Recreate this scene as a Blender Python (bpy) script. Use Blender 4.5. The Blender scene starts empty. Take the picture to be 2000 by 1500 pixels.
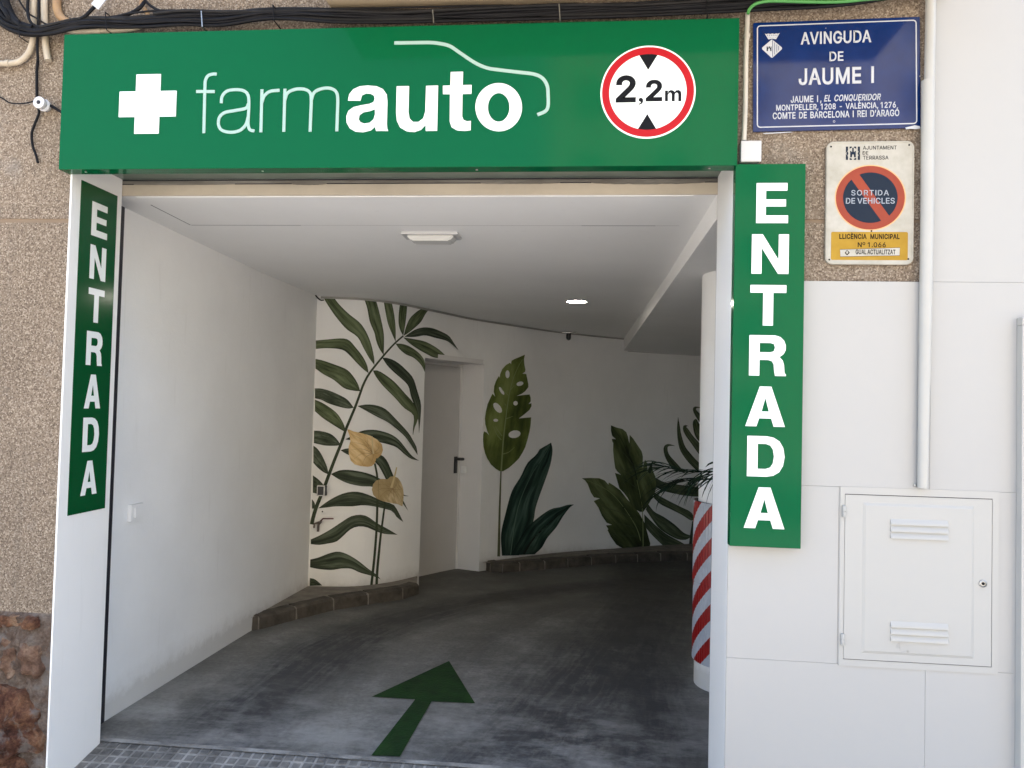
import bpy, bmesh, math, random
from mathutils import Vector, Matrix, noise
from mathutils.geometry import tessellate_polygon
random.seed(7)
S = bpy.context.scene
C = S.collection
R = math.radians

# ------------------------------------------------------------------ camera
CH = 1.615
AX_R = Vector((0.99517, 0.09505, 0.02464)); AX_U = Vector((-0.02173, -0.03156, 0.99927)); AX_F = Vector((-0.09576, 0.99497, 0.02935))
FPX = 1457.64
CAM = Vector((0, -3.0, CH))
cd = bpy.data.cameras.new('camera'); co = bpy.data.objects.new('camera', cd); C.objects.link(co)
cd.sensor_width = 36; cd.lens = 36 * FPX / 2000; cd.clip_start = 0.05; cd.clip_end = 2000
m = Matrix((AX_R, AX_U, -AX_F)).transposed().to_4x4(); m.translation = CAM
co.matrix_world = m
S.camera = co

# ------------------------------------------------------------------ world, sun, exposure
SUN_EL, SUN_AZ = 66, 14          # the sun stands behind the building, the street front lies in open shade
w = bpy.data.worlds.new("World"); S.world = w; w.use_nodes = True
nt = w.node_tree; bg = nt.nodes['Background']
sky = nt.nodes.new('ShaderNodeTexSky'); sky.sky_type = 'NISHITA'; sky.sun_disc = False
sky.sun_elevation = R(SUN_EL); sky.sun_rotation = R(SUN_AZ); sky.altitude = 100; sky.dust_density = 2.5; sky.air_density = 1.0
nt.links.new(sky.outputs[0], bg.inputs[0]); bg.inputs[1].default_value = 0.15
sl = bpy.data.lights.new('sun', 'SUN'); sl.energy = 4.0; sl.angle = R(0.5); sl.color = (1, .95, .88)
so = bpy.data.objects.new('sun', sl); C.objects.link(so)
sd = Vector((math.sin(R(SUN_AZ)) * math.cos(R(SUN_EL)), math.cos(R(SUN_AZ)) * math.cos(R(SUN_EL)), math.sin(R(SUN_EL))))
so.rotation_euler = sd.to_track_quat('Z', 'Y').to_euler(); so.location = sd * 30
S.view_settings.view_transform = 'Standard'; S.view_settings.look = 'None'
S.view_settings.exposure = 2.4; S.view_settings.gamma = 1; S.view_settings.use_white_balance = True; S.view_settings.white_balance_temperature = 7080; S.view_settings.white_balance_tint = 10; S.view_settings.use_curve_mapping = False

# ------------------------------------------------------------------ measuring: a sight line of the survey onto a real plane
def ray(px, py): return (AX_R * (px - 1000) - AX_U * (py - 750)) / FPX + AX_F
def on(px, py, ax, val):
    r = ray(px, py); t = (val - CAM[ax]) / r[ax]; return CAM + r * t
def onY(px, py, y=0.0): return on(px, py, 1, y)
FZ = [(-50, -.12), (-.45, -.12), (-.1, -.075), (.17, -.035), (.36, 0), (2.1, -.04), (3.4, -.085), (4.9, -.16), (6.0, -.235), (6.8, -.285), (9.5, -.33)]
def fz(y):
    for (a, za), (b, zb) in zip(FZ, FZ[1:]):
        if y <= b: return za + (zb - za) * (y - a) / (b - a)
    return FZ[-1][1]
def onfloor(px, py, up=0.0):
    z = 0
    for _ in range(30):
        p = on(px, py, 2, z + up); z = .5 * z + .5 * fz(p.y)
    return on(px, py, 2, z + up)

# ------------------------------------------------------------------ helpers
def tag(o, label=None, cat=None, group=None, kind=None):
    if label: o['label'] = label
    if cat: o['category'] = cat
    if group: o['group'] = group
    if kind: o['kind'] = kind
    return o
def thing(name, loc, label, cat, group=None, rot=(0, 0, 0)):
    o = bpy.data.objects.new(name, None); C.objects.link(o); o.empty_display_size = .1
    o.location = loc; o.rotation_euler = rot
    return tag(o, label, cat, group)
def link(name, me, parent=None, mats=()):
    o = bpy.data.objects.new(name, me); C.objects.link(o)
    for mm in (mats if isinstance(mats, (list, tuple)) else [mats]): me.materials.append(mm)
    if parent:
        o.parent = parent
        # geometry is given in world space; bring it into the parent's space
        o.matrix_parent_inverse = Matrix.LocRotScale(parent.location, parent.rotation_euler, None).inverted()
    return o
def localise(o):
    """world-space mesh -> origin at its own base centre"""
    me = o.data
    if not me.vertices: return o
    xs = [v.co for v in me.vertices]
    c = Vector((sum(v.x for v in xs) / len(xs), sum(v.y for v in xs) / len(xs), min(v.z for v in xs)))
    me.transform(Matrix.Translation(-c)); o.location = c
    return o
class MB:
    def __init__(s): s.bm = bmesh.new()
    def box(s, x0, x1, y0, y1, z0, z1, mi=0, bev=0):
        r = bmesh.ops.create_cube(s.bm, size=1); vs = r['verts']
        for v in vs:
            v.co = Vector((x0 if v.co.x < 0 else x1, y0 if v.co.y < 0 else y1, z0 if v.co.z < 0 else z1))
        fs = {f for v in vs for f in v.link_faces}
        for f in fs: f.material_index = mi
        if bev:
            es = list({e for v in vs for e in v.link_edges})
            bmesh.ops.bevel(s.bm, geom=es, offset=bev, segments=2, affect='EDGES', profile=.5)
        return s
    def face(s, pts, mi=0):
        f = s.bm.faces.new([s.bm.verts.new(p) for p in pts]); f.material_index = mi; return f
    def prism(s, pts, d, mi=0):
        """closed prism: polygon pts pushed along vector d"""
        d = Vector(d); a = [s.bm.verts.new(p) for p in pts]; b = [s.bm.verts.new(Vector(p) + d) for p in pts]
        n = len(a); fs = [s.bm.faces.new(a), s.bm.faces.new(b[::-1])]
        for i in range(n): fs.append(s.bm.faces.new((a[(i + 1) % n], a[i], b[i], b[(i + 1) % n])))
        for f in fs: f.material_index = mi
        return s
    def tube(s, pts, r, n=8, mi=0, caps=True, radii=None):
        pts = [Vector(p) for p in pts]; rings = []; up = None
        for i, p in enumerate(pts):
            t = (pts[min(i + 1, len(pts) - 1)] - pts[max(i - 1, 0)]).normalized()
            if up is None: up = Vector((0, 0, 1)) if abs(t.z) < .9 else Vector((0, 1, 0))
            a = t.cross(up)
            if a.length < 1e-4: a = t.cross(Vector((1, 0, 0)))
            a.normalize(); b = a.cross(t).normalized(); up = b
            rr = radii[i] if radii else r
            rings.append([s.bm.verts.new(p + (a * math.cos(2 * math.pi * k / n) + b * math.sin(2 * math.pi * k / n)) * rr) for k in range(n)])
        for A, B in zip(rings, rings[1:]):
            for k in range(n):
                f = s.bm.faces.new((A[k], A[(k + 1) % n], B[(k + 1) % n], B[k])); f.material_index = mi; f.smooth = True
        if caps:
            for q in (rings[0][::-1], rings[-1]): s.bm.faces.new(q).material_index = mi
        return s
    def lathe(s, c, prof, n=24, axis='Z', mi=0, smooth=True):
        c = Vector(c); rings = []
        for r, h in prof:
            ring = []
            for k in range(n):
                a = 2 * math.pi * k / n; x, y = math.cos(a) * r, math.sin(a) * r
                v = Vector((x, y, h)) if axis == 'Z' else Vector((x, h, y)) if axis == 'Y' else Vector((h, x, y))
                ring.append(s.bm.verts.new(c + v))
            rings.append(ring)
        for A, B in zip(rings, rings[1:]):
            for k in range(n):
                f = s.bm.faces.new((A[k], A[(k + 1) % n], B[(k + 1) % n], B[k])); f.material_index = mi; f.smooth = smooth
        for q in (rings[0][::-1], rings[-1]): s.bm.faces.new(q).material_index = mi
        return s
    def build(s, name, mats, parent=None, origin=True, recalc=True):
        if recalc: bmesh.ops.recalc_face_normals(s.bm, faces=s.bm.faces)
        me = bpy.data.meshes.new(name); sm_ = any(f.smooth for f in s.bm.faces); s.bm.to_mesh(me); s.bm.free()
        if sm_: me.set_sharp_from_angle(angle=R(38))
        if parent: return link(name, me, parent, mats)
        o = link(name, me, None, mats)
        return localise(o) if origin else o
def smooth_path(pts, n=8):
    pts = [Vector(p) for p in pts]; out = []
    P = [pts[0] * 2 - pts[1]] + pts + [pts[-1] * 2 - pts[-2]]
    for i in range(1, len(P) - 2):
        for k in range(n):
            t = k / n; a, b, c, d = P[i - 1:i + 3]
            out.append(.5 * ((2 * b) + (c - a) * t + (2 * a - 5 * b + 4 * c - d) * t * t + (3 * b - a - 3 * c + d) * t ** 3))
    out.append(pts[-1]); return out
def resample(pts, n):
    p = smooth_path([Vector((*q, 0)) for q in pts], 6); L = [0]
    for a, b in zip(p, p[1:]): L.append(L[-1] + (b - a).length)
    out = []; j = 0
    for k in range(n):
        t = L[-1] * k / (n - 1)
        while j < len(L) - 2 and L[j + 1] < t: j += 1
        q = (t - L[j]) / max(1e-9, L[j + 1] - L[j]); v = p[j].lerp(p[j + 1], min(1, q)); out.append((v.x, v.y))
    return out

# ------------------------------------------------------------------ materials
def mat(name, col, rough=.6, spec=.5, metal=0, var=0.0, vscale=4, bump=0.0, bscale=60, col2=None, emit=0, coat=0, stretch=None, detail=6):
    mt = bpy.data.materials.new(name); mt.use_nodes = True; n = mt.node_tree.nodes; l = mt.node_tree.links
    b = n['Principled BSDF']; b.inputs['Base Color'].default_value = (*col, 1); b.inputs['Roughness'].default_value = rough
    b.inputs['Specular IOR Level'].default_value = spec; b.inputs['Metallic'].default_value = metal; b.inputs['Coat Weight'].default_value = coat
    tc = n.new('ShaderNodeTexCoord'); mp = n.new('ShaderNodeMapping'); l.new(tc.outputs['Object'], mp.inputs[0])
    if stretch: mp.inputs['Scale'].default_value = stretch
    if var or col2:
        t = n.new('ShaderNodeTexNoise'); t.inputs['Scale'].default_value = vscale; t.inputs['Detail'].default_value = detail; t.inputs['Roughness'].default_value = .62
        l.new(mp.outputs[0], t.inputs['Vector'])
        rp = n.new('ShaderNodeValToRGB'); l.new(t.outputs['Fac'], rp.inputs[0])
        c2 = col2 or tuple(c * (1 - var) for c in col)
        rp.color_ramp.elements[0].position = .32; rp.color_ramp.elements[0].color = (*c2, 1)
        rp.color_ramp.elements[1].position = .68; rp.color_ramp.elements[1].color = (*col, 1)
        l.new(rp.outputs[0], b.inputs['Base Color'])
    if bump:
        t = n.new('ShaderNodeTexNoise'); t.inputs['Scale'].default_value = bscale; t.inputs['Detail'].default_value = 5
        l.new(mp.outputs[0], t.inputs['Vector'])
        bp = n.new('ShaderNodeBump'); bp.inputs['Strength'].default_value = min(1, bump); bp.inputs['Distance'].default_value = .004 * max(1, bump)
        l.new(t.outputs['Fac'], bp.inputs['Height']); l.new(bp.outputs[0], b.inputs['Normal'])
    if emit:
        b.inputs['Emission Color'].default_value = (*col, 1); b.inputs['Emission Strength'].default_value = emit
    return mt
def nodes_of(mt): return mt.node_tree.nodes, mt.node_tree.links, mt.node_tree.nodes['Principled BSDF']
def mixc(n, l, fac, a, b, blend='MIX'):
    x = n.new('ShaderNodeMix'); x.data_type = 'RGBA'; x.blend_type = blend
    for s_, v in ((x.inputs[0], fac), (x.inputs[6], a), (x.inputs[7], b)):
        if hasattr(v, 'is_linked'): l.new(v, s_)
        else: s_.default_value = v if not isinstance(v, tuple) else (*v, 1)
    return x.outputs[2]
def ramp(n, l, src, stops):
    rp = n.new('ShaderNodeValToRGB'); l.new(src, rp.inputs[0]); e = rp.color_ramp.elements
    while len(e) < len(stops): e.new(.5)
    for k, (p, c) in zip(e, stops): k.position = p; k.color = (*c, 1) if isinstance(c, tuple) else (c, c, c, 1)
    return rp.outputs[0]
def tex(n, l, vec, scale, detail=6, rough=.6, kind='Noise'):
    t = n.new('ShaderNodeTex' + kind); t.inputs['Scale'].default_value = scale
    if kind == 'Noise': t.inputs['Detail'].default_value = detail; t.inputs['Roughness'].default_value = rough
    l.new(vec, t.inputs['Vector']); return t
def mapping(n, l, scale=(1, 1, 1), rot=(0, 0, 0), loc=(0, 0, 0), coord='Object'):
    tc = n.new('ShaderNodeTexCoord'); mp = n.new('ShaderNodeMapping'); l.new(tc.outputs[coord], mp.inputs[0])
    mp.inputs['Scale'].default_value = scale; mp.inputs['Rotation'].default_value = rot; mp.inputs['Location'].default_value = loc
    return mp.outputs[0]
def world_vec(n, l, scale=(1, 1, 1), rot=(0, 0, 0), loc=(0, 0, 0)):
    g = n.new('ShaderNodeNewGeometry'); mp = n.new('ShaderNodeMapping'); l.new(g.outputs['Position'], mp.inputs[0])
    mp.inputs['Scale'].default_value = scale; mp.inputs['Rotation'].default_value = rot; mp.inputs['Location'].default_value = loc
    return mp.outputs[0]
def bump(n, l, b, h, strength=.5, dist=.004):
    bp = n.new('ShaderNodeBump'); bp.inputs['Strength'].default_value = strength; bp.inputs['Distance'].default_value = dist
    l.new(h, bp.inputs['Height']); l.new(bp.outputs[0], b.inputs['Normal'])

def make_stucco():
    mt = mat('granular_render', (.3, .25, .2), .9, .25); n, l, b = nodes_of(mt)
    v = world_vec(n, l)
    vo = tex(n, l, v, 190, kind='Voronoi')
    g = ramp(n, l, vo.outputs['Color'], [(0, (.10, .072, .050)), (.3, (.180, .135, .098)), (.62, (.265, .208, .155)), (1, (.46, .385, .30))])
    big = tex(n, l, v, 1.7, 5); c = mixc(n, l, .55, g, ramp(n, l, big.outputs['Fac'], [(.3, .70), (.7, 1.05)]), 'MULTIPLY')
    gp_ = tex(n, l, v, 3.3, 7, .7); c = mixc(n, l, ramp(n, l, gp_.outputs['Fac'], [(.58, 0.0), (.72, .35)]), c, (.24, .235, .22))
    st = tex(n, l, world_vec(n, l, (5, 5, .6)), 2.2, 5)
    c = mixc(n, l, ramp(n, l, st.outputs['Fac'], [(.55, 0.0), (.75, .38)]), c, (.13, .11, .09))
    l.new(c, b.inputs['Base Color'])
    n2 = tex(n, l, v, 130, 4); bump(n, l, b, n2.outputs['Fac'], .9, .006)
    return mt
def make_white(name, col, dirt=.12, rough=.6, bmp=.12, bs=220, scuff=.0):
    mt = mat(name, col, rough, .4); n, l, b = nodes_of(mt); v = world_vec(n, l)
    a = tex(n, l, v, 1.1, 6); f = ramp(n, l, a.outputs['Fac'], [(.35, 1 - dirt), (.65, 1.0)])
    c = mixc(n, l, 1.0, col, f, 'MULTIPLY')
    s_ = tex(n, l, world_vec(n, l, (14, 14, 1.2)), 1.6, 4); c = mixc(n, l, ramp(n, l, s_.outputs['Fac'], [(.62, 0.0), (.8, .10 + scuff)]), c, (.42, .40, .36))
    l.new(c, b.inputs['Base Color'])
    h = tex(n, l, v, bs, 3); h2 = tex(n, l, v, 9, 3)
    ad = n.new('ShaderNodeMath'); ad.operation = 'MULTIPLY_ADD'; l.new(h2.outputs['Fac'], ad.inputs[0]); ad.inputs[1].default_value = 2.0; l.new(h.outputs['Fac'], ad.inputs[2])
    bump(n, l, b, ad.outputs[0], bmp, .004)
    return mt
def make_inner_wall():
    mt = make_white('white_wall_paint', (.86, .86, .85), .08, .7, .28, 120, .06); n, l, b = nodes_of(mt)
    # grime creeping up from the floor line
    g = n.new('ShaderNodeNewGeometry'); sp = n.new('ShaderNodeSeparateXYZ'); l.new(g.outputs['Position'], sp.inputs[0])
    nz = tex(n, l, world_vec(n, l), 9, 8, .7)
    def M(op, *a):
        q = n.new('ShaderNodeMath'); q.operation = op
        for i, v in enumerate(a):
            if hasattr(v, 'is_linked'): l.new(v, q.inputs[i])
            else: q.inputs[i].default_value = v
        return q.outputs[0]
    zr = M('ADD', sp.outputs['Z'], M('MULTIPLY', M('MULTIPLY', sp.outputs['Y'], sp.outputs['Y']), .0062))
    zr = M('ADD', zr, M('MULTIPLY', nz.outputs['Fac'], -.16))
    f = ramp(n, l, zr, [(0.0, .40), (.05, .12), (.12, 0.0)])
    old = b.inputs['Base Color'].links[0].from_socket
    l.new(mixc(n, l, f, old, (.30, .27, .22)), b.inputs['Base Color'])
    return mt
def make_concrete():
    mt = mat('ramp_concrete', (.2, .2, .2), .75, .35); n, l, b = nodes_of(mt)
    v = world_vec(n, l); A = tex(n, l, v, 2.3, 9, .68)
    base = ramp(n, l, A.outputs['Fac'], [(.25, (.10, .098, .088)), (.5, (.185, .182, .168)), (.75, (.33, .327, .305))])
    # trowel / tyre drag running across
    B = tex(n, l, world_vec(n, l, (1.6, 13, 9), (0, 0, R(-8))), 2.6, 10, .8)
    c = mixc(n, l, .5, base, ramp(n, l, B.outputs['Fac'], [(.28, .66), (.72, 1.25)]), 'MULTIPLY')
    F = tex(n, l, v, 46, 6, .7); c = mixc(n, l, .8, c, ramp(n, l, F.outputs['Fac'], [(.3, .66), (.7, 1.25)]), 'MULTIPLY')
    # two curving wheel tracks with rubber on them: soft bands, world positions, broken up by noise
    sp = n.new('ShaderNodeSeparateXYZ'); l.new(v, sp.inputs[0])
    def M(op, a, b_=None, c_=None):
        q = n.new('ShaderNodeMath'); q.operation = op
        for i, s_ in enumerate((a, b_, c_)):
            if s_ is None: continue
            if hasattr(s_, 'is_linked'): l.new(s_, q.inputs[i])
            else: q.inputs[i].default_value = s_
        return q.outputs[0]
    W = tex(n, l, v, 1.6, 4); wob = M('MULTIPLY_ADD', W.outputs['Fac'], .4, -.2)
    yy = M('MAXIMUM', M('SUBTRACT', sp.outputs['Y'], 1.6), 0.0)
    for x0, k, k2, wd, st in ((-1.66, .0, .22, .42, .95), (-.33, .25, .0, .62, .95), (-.95, .12, .12, .26, .35), (.34, .05, .0, .34, .75)):
        cx = M('ADD', M('MULTIPLY', sp.outputs['Y'], k), M('MULTIPLY_ADD', M('MULTIPLY', yy, yy), k2, x0))
        d = M('ABSOLUTE', M('ADD', M('SUBTRACT', sp.outputs['X'], cx), wob))
        f = M('SUBTRACT', 1.0, M('DIVIDE', d, wd)); f = M('MAXIMUM', f, 0)
        br = ramp(n, l, tex(n, l, world_vec(n, l, (4, 2.2, 4), (0, 0, R(-15))), 1.5, 9, .75).outputs['Fac'], [(.22, .15), (.74, 1.0)])
        cb_ = n.new('ShaderNodeCombineXYZ'); l.new(M('MULTIPLY', M('ADD', M('SUBTRACT', sp.outputs['X'], cx), M('MULTIPLY', wob, .35)), 26), cb_.inputs[0]); l.new(M('MULTIPLY', sp.outputs['Y'], 1.1), cb_.inputs[1])
        f = M('MULTIPLY', M('POWER', f, .7), ramp(n, l, tex(n, l, cb_.outputs[0], 1.0, 6, .65).outputs['Fac'], [(.30, .65), (.60, 1.35)]))
        f = M('MULTIPLY', M('MULTIPLY', f, br), st * 1.6); f = M('MINIMUM', M('MULTIPLY', f, ramp(n, l, B.outputs['Fac'], [(.3, 1.15), (.7, .75)])), .9)
        c = mixc(n, l, f, c, (.040, .041, .044))
    # darker and browner deeper in towards the bend, varied by noise
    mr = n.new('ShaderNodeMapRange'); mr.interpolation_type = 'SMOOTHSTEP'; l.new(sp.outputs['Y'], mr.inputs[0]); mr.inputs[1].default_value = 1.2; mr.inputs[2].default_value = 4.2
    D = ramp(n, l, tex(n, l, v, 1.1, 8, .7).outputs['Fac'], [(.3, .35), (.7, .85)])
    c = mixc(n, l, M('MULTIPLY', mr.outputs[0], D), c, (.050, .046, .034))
    # pale patches by the mouth, fading inwards
    P = ramp(n, l, tex(n, l, world_vec(n, l, (1, 1.6, 1)), 1.9, 7, .7).outputs['Fac'], [(.44, 0.0), (.62, .5)])
    mr2 = n.new('ShaderNodeMapRange'); mr2.interpolation_type = 'SMOOTHSTEP'; l.new(sp.outputs['Y'], mr2.inputs[0]); mr2.inputs[1].default_value = 1.6; mr2.inputs[2].default_value = .6
    c = mixc(n, l, M('MULTIPLY', P, mr2.outputs[0]), c, (.40, .395, .375))
    l.new(c, b.inputs['Base Color'])
    bump(n, l, b, F.outputs['Fac'], .5, .004)
    l.new(ramp(n, l, A.outputs['Fac'], [(.3, .62), (.7, .85)]), b.inputs['Roughness'])
    return mt

M_stucco = make_stucco()
M_clad = make_white('white_composite_cladding', (.41, .407, .397), .02, .38, .03, 60)
M_reveal = make_white('white_reveal_sheet', (.86, .85, .83), .05, .45, .05, 60)
M_wall = make_inner_wall()
M_ceil = make_white('ceiling_paint', (.88, .875, .86), .05, .75, .1, 90)
M_cream = make_white('cream_old_paint', (.62, .54, .43), .3, .6, .3, 60, .35)
M_conc = make_concrete()
M_green = mat('green_sign_sheet', (.0, .098, .036), .10, .09)
M_green_in = mat('green_vinyl', (.0, .066, .018), .14, .3)
M_letter = mat('backlit_white_acrylic', (.66, .72, .73), .35, .3, emit=.07)
M_letter2 = mat('thin_white_lettering', (.33, .49, .44), .4, .2)
M_letter_in = mat('white_vinyl_letters', (.80, .83, .82), .18, .4)
M_red = mat('sign_red', (.42, .006, .014), .45, .2)
M_black = mat('black_print', (.005, .006, .009), .6, .15)
M_blue = mat('blue_enamel', (.001, .021, .115), .1, .36, col2=(.001, .015, .085), vscale=9)
M_plate_white = mat('enamel_white', (.50, .52, .56), .35, .3)
M_vado = mat('aged_white_plate', (.47, .45, .40), .5, .3, col2=(.36, .34, .285), vscale=14)
M_yellow = mat('yellow_print', (.40, .24, .03), .5, .2, col2=(.33, .19, .02), vscale=12)
M_vred = mat('faded_red_print', (.31, .055, .028), .5, .2, col2=(.25, .045, .028), vscale=10)
M_navy = mat('navy_print', (.006, .015, .032), .5, .2)
M_pale_print = mat('pale_grey_print', (.34, .37, .42), .5, .2)
M_brown = mat('dark_brown_print', (.022, .012, .005), .6, .15)
M_cable = mat('black_cable_sheath', (.006, .006, .008), .65, .2, var=.4, vscale=20, bump=.3, bscale=90)
M_cable2 = mat('grey_dusty_cable_sheath', (.022, .021, .021), .7, .2, col2=(.008, .008, .009), vscale=9)
M_conduit = mat('aged_cream_conduit', (.56, .49, .39), .55, .4, col2=(.40, .33, .24), vscale=7, bump=.2)
M_conduit_or = mat('stained_ochre_conduit', (.42, .26, .12), .55, .4, col2=(.25, .15, .08), vscale=11, bump=.2)
M_tube_white = mat('white_plastic_tube', (.45, .445, .42), .4, .5, var=.06, vscale=5)
M_tube_beige = mat('beige_plastic_tube', (.58, .54, .47), .45, .5, var=.15, vscale=9)
M_gcable = mat('bright_green_cable', (.065, .27, .07), .5)
M_metal = mat('brushed_steel', (.45, .45, .44), .35, metal=1.0, var=.2, vscale=20)
M_dark = mat('dark_shutter_metal', (.022, .022, .03), .45, .5, var=.3, vscale=12)
M_rail = mat('galvanised_rail', (.33, .31, .28), .5, metal=.6, col2=(.16, .14, .12), vscale=14, stretch=(.2, 1, 1))
M_plastic = mat('white_plastic', (.52, .52, .52), .35)
M_door = mat('grey_door_paint', (.56, .55, .54), .45, .45, var=.06, vscale=2)
M_jambw = make_white('door_frame_paint', (.72, .71, .70), .05, .5, .08, 90)
M_blackpl = mat('black_plastic', (.010, .010, .012), .3)
M_cab = make_white('cabinet_enamel', (.42, .417, .40), .02, .32, .03, 50)
M_hatch_red = mat('guard_red', (.56, .012, .012), .32, .5)
M_hatch_white = mat('guard_white', (.50, .53, .57), .28, .5)
M_foam = mat('black_foam', (.01, .01, .011), .8)
M_brass = mat('tap_metal', (.12, .10, .09), .4, metal=.6, var=.3, vscale=40)
M_tapred = mat('tap_lever_red', (.10, .02, .025), .4)
M_kerb = mat('kerb_stone', (.105, .09, .072), .8, .3, col2=(.045, .038, .03), vscale=9, bump=1.0, bscale=45)
M_kmort = mat('kerb_mortar', (.26, .235, .20), .9, .2, col2=(.16, .14, .12), vscale=10, bump=1.0, bscale=50)
M_mortar = mat('rough_mortar', (.21, .19, .175), .95, .15, col2=(.075, .06, .055), vscale=9, bump=5, bscale=18)
def make_rock(name, stops, seed):
    mt = mat(name, (.2, .15, .1), .95, .15); n, l, b = nodes_of(mt); v = world_vec(n, l, (1, 1, 1), (0, 0, 0), (seed, 0, seed))
    a = tex(n, l, v, 7, 9, .72); c = ramp(n, l, a.outputs['Fac'], stops)
    q = tex(n, l, v, 60, 6, .7); c = mixc(n, l, .9, c, ramp(n, l, q.outputs['Fac'], [(.3, .55), (.7, 1.3)]), 'MULTIPLY')
    k = tex(n, l, v, 11, 6, .6); c = mixc(n, l, ramp(n, l, k.outputs['Fac'], [(.54, 0.0), (.62, .7)]), c, (.19, .17, .155))
    l.new(c, b.inputs['Base Color'])
    ad = n.new('ShaderNodeMath'); ad.operation = 'MULTIPLY_ADD'; l.new(q.outputs['Fac'], ad.inputs[0]); ad.inputs[1].default_value = .35; l.new(a.outputs['Fac'], ad.inputs[2])
    bump(n, l, b, ad.outputs[0], 1.0, .03); return mt
M_rock = make_rock('rubble_stone', [(.30, (.022, .012, .010)), (.44, (.085, .036, .024)), (.56, (.20, .10, .058)), (.72, (.36, .26, .18))], 3)
M_rock2 = make_rock('pale_rubble_stone', [(.30, (.07, .036, .026)), (.5, (.18, .105, .072)), (.7, (.34, .24, .17))], 8)
M_mortar = make_rock('rough_mortar', [(.30, (.045, .028, .022)), (.45, (.12, .082, .062)), (.58, (.19, .155, .13)), (.75, (.28, .255, .23))], 5)
M_tile = mat('grey_paving_cement', (.20, .195, .185), .8, .3, col2=(.07, .068, .065), vscale=9, bump=1.2, bscale=60)
M_tile_gap = mat('dusty_paving_joint', (.38, .37, .35), .95, .2, col2=(.10, .097, .09), vscale=6, bump=.8, bscale=70)
M_pave = mat('pavement_cement', (.50, .48, .45), .85, .3, var=.4, vscale=3, bump=.6)
M_asph = mat('asphalt', (.13, .125, .12), .9, .3, var=.3, vscale=3, bump=1, bscale=40)
M_paint = mat('green_floor_paint', (.010, .050, .009), .7, .2, col2=(.006, .026, .007), vscale=9, bump=.8, bscale=60)
M_moss = mat('moulding_grey', (.36, .35, .33), .7, var=.25, vscale=6)
M_slab = mat('balcony_soffit_paint', (.50, .40, .27), .8, var=.25, vscale=4)
M_lamp = mat('led_disc', (1, .96, .88), .4, emit=16)
M_diff = mat('frosted_diffuser', (.66, .66, .64), .25)
M_pot = mat('terracotta', (.30, .11, .05), .8, var=.2, vscale=8)
M_palm = mat('palm_leaf', (.012, .030, .014), .7, .08, col2=(.006, .015, .008), vscale=12)
M_trunk = mat('palm_stem', (.05, .06, .025), .8, var=.4, vscale=12, bump=.6)
M_soil = mat('potting_soil', (.03, .02, .015), 1.0, var=.4, vscale=30, bump=1)
M_glass = mat('window_glass', (.05, .07, .09), .05, .6)
M_bwall = mat('ochre_house_wall', (.62, .55, .42), .85, var=.15, vscale=.6)
M_bwall2 = mat('pale_house_wall', (.60, .56, .50), .85, var=.15, vscale=.6)
M_shut = mat('brown_shutter', (.12, .07, .04), .6)

# ------------------------------------------------------------------ THE SETTING
XL, XI, XR = -2.217, -2.338, 0.571       # left reveal, left inner wall, right jamb
TH = .345                                # depth of the reveals
HC, HS = 2.535, 2.387                    # ceiling, lower soffit
ZTOP = onY(700, 342, 0).z                # underside of the sign box = head of the opening
ZL = onY(800, 380.5, .352).z; ZL1 = onY(800, 358.5, .352).z      # lintel strip behind the lining
def zcl(y): return ZL + (HC - ZL) * min(1, max(0, (y - .352) / 1.85))   # the slab dips slightly from the street inwards
def onceil(px, py):
    z = HC
    for _ in range(25): p = on(px, py, 2, z); z = .5 * z + .5 * zcl(p.y)
    return on(px, py, 2, z)

def sheet(name, x0, x1, ys, mt, dz=0.0, nx=12):
    mb = MB(); bm = mb.bm; rows = []
    for y in ys: rows.append([bm.verts.new((x0 + (x1 - x0) * i / nx, y, fz(y) + dz)) for i in range(nx + 1)])
    for a, b in zip(rows, rows[1:]):
        for i in range(nx): bm.faces.new((a[i], a[i + 1], b[i + 1], b[i]))
    return mb.build(name, mt, origin=False)
fr = lambda a, b, n: [a + (b - a) * i / n for i in range(n + 1)]
tag(sheet('ramp_floor', -2.6, 3.3, fr(.362, 9.4, 40), M_conc), kind='structure')
pave = tag(sheet('pavement', -40, 40, [-8.9, -4, -.6, -.45, -.33, -.2, -.1, .03, .17, .3, .358, .45], M_pave, -.022, 4), kind='structure')  # unseen outer stretch widened and kept pale to bounce light inside
mb = MB(); mb.box(-60, 60, -16.9, -9.05, -.6, -.26); tag(mb.build('road', M_asph), kind='structure')
mb = MB(); mb.box(-60, 60, -9.05, -8.9, -.6, -.142); tag(mb.build('pavement_edge', M_tile), kind='structure')
mb = MB(); mb.box(-60, 60, -27, -16.9, -.6, -.13); tag(mb.build('far_pavement', M_pave), kind='structure')
mb = MB(); mb.face([(-400, -400, -.62), (400, -400, -.62), (400, 400, -.62), (-400, 400, -.62)]); tag(mb.build('ground', M_pave, origin=False), kind='structure')

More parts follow.
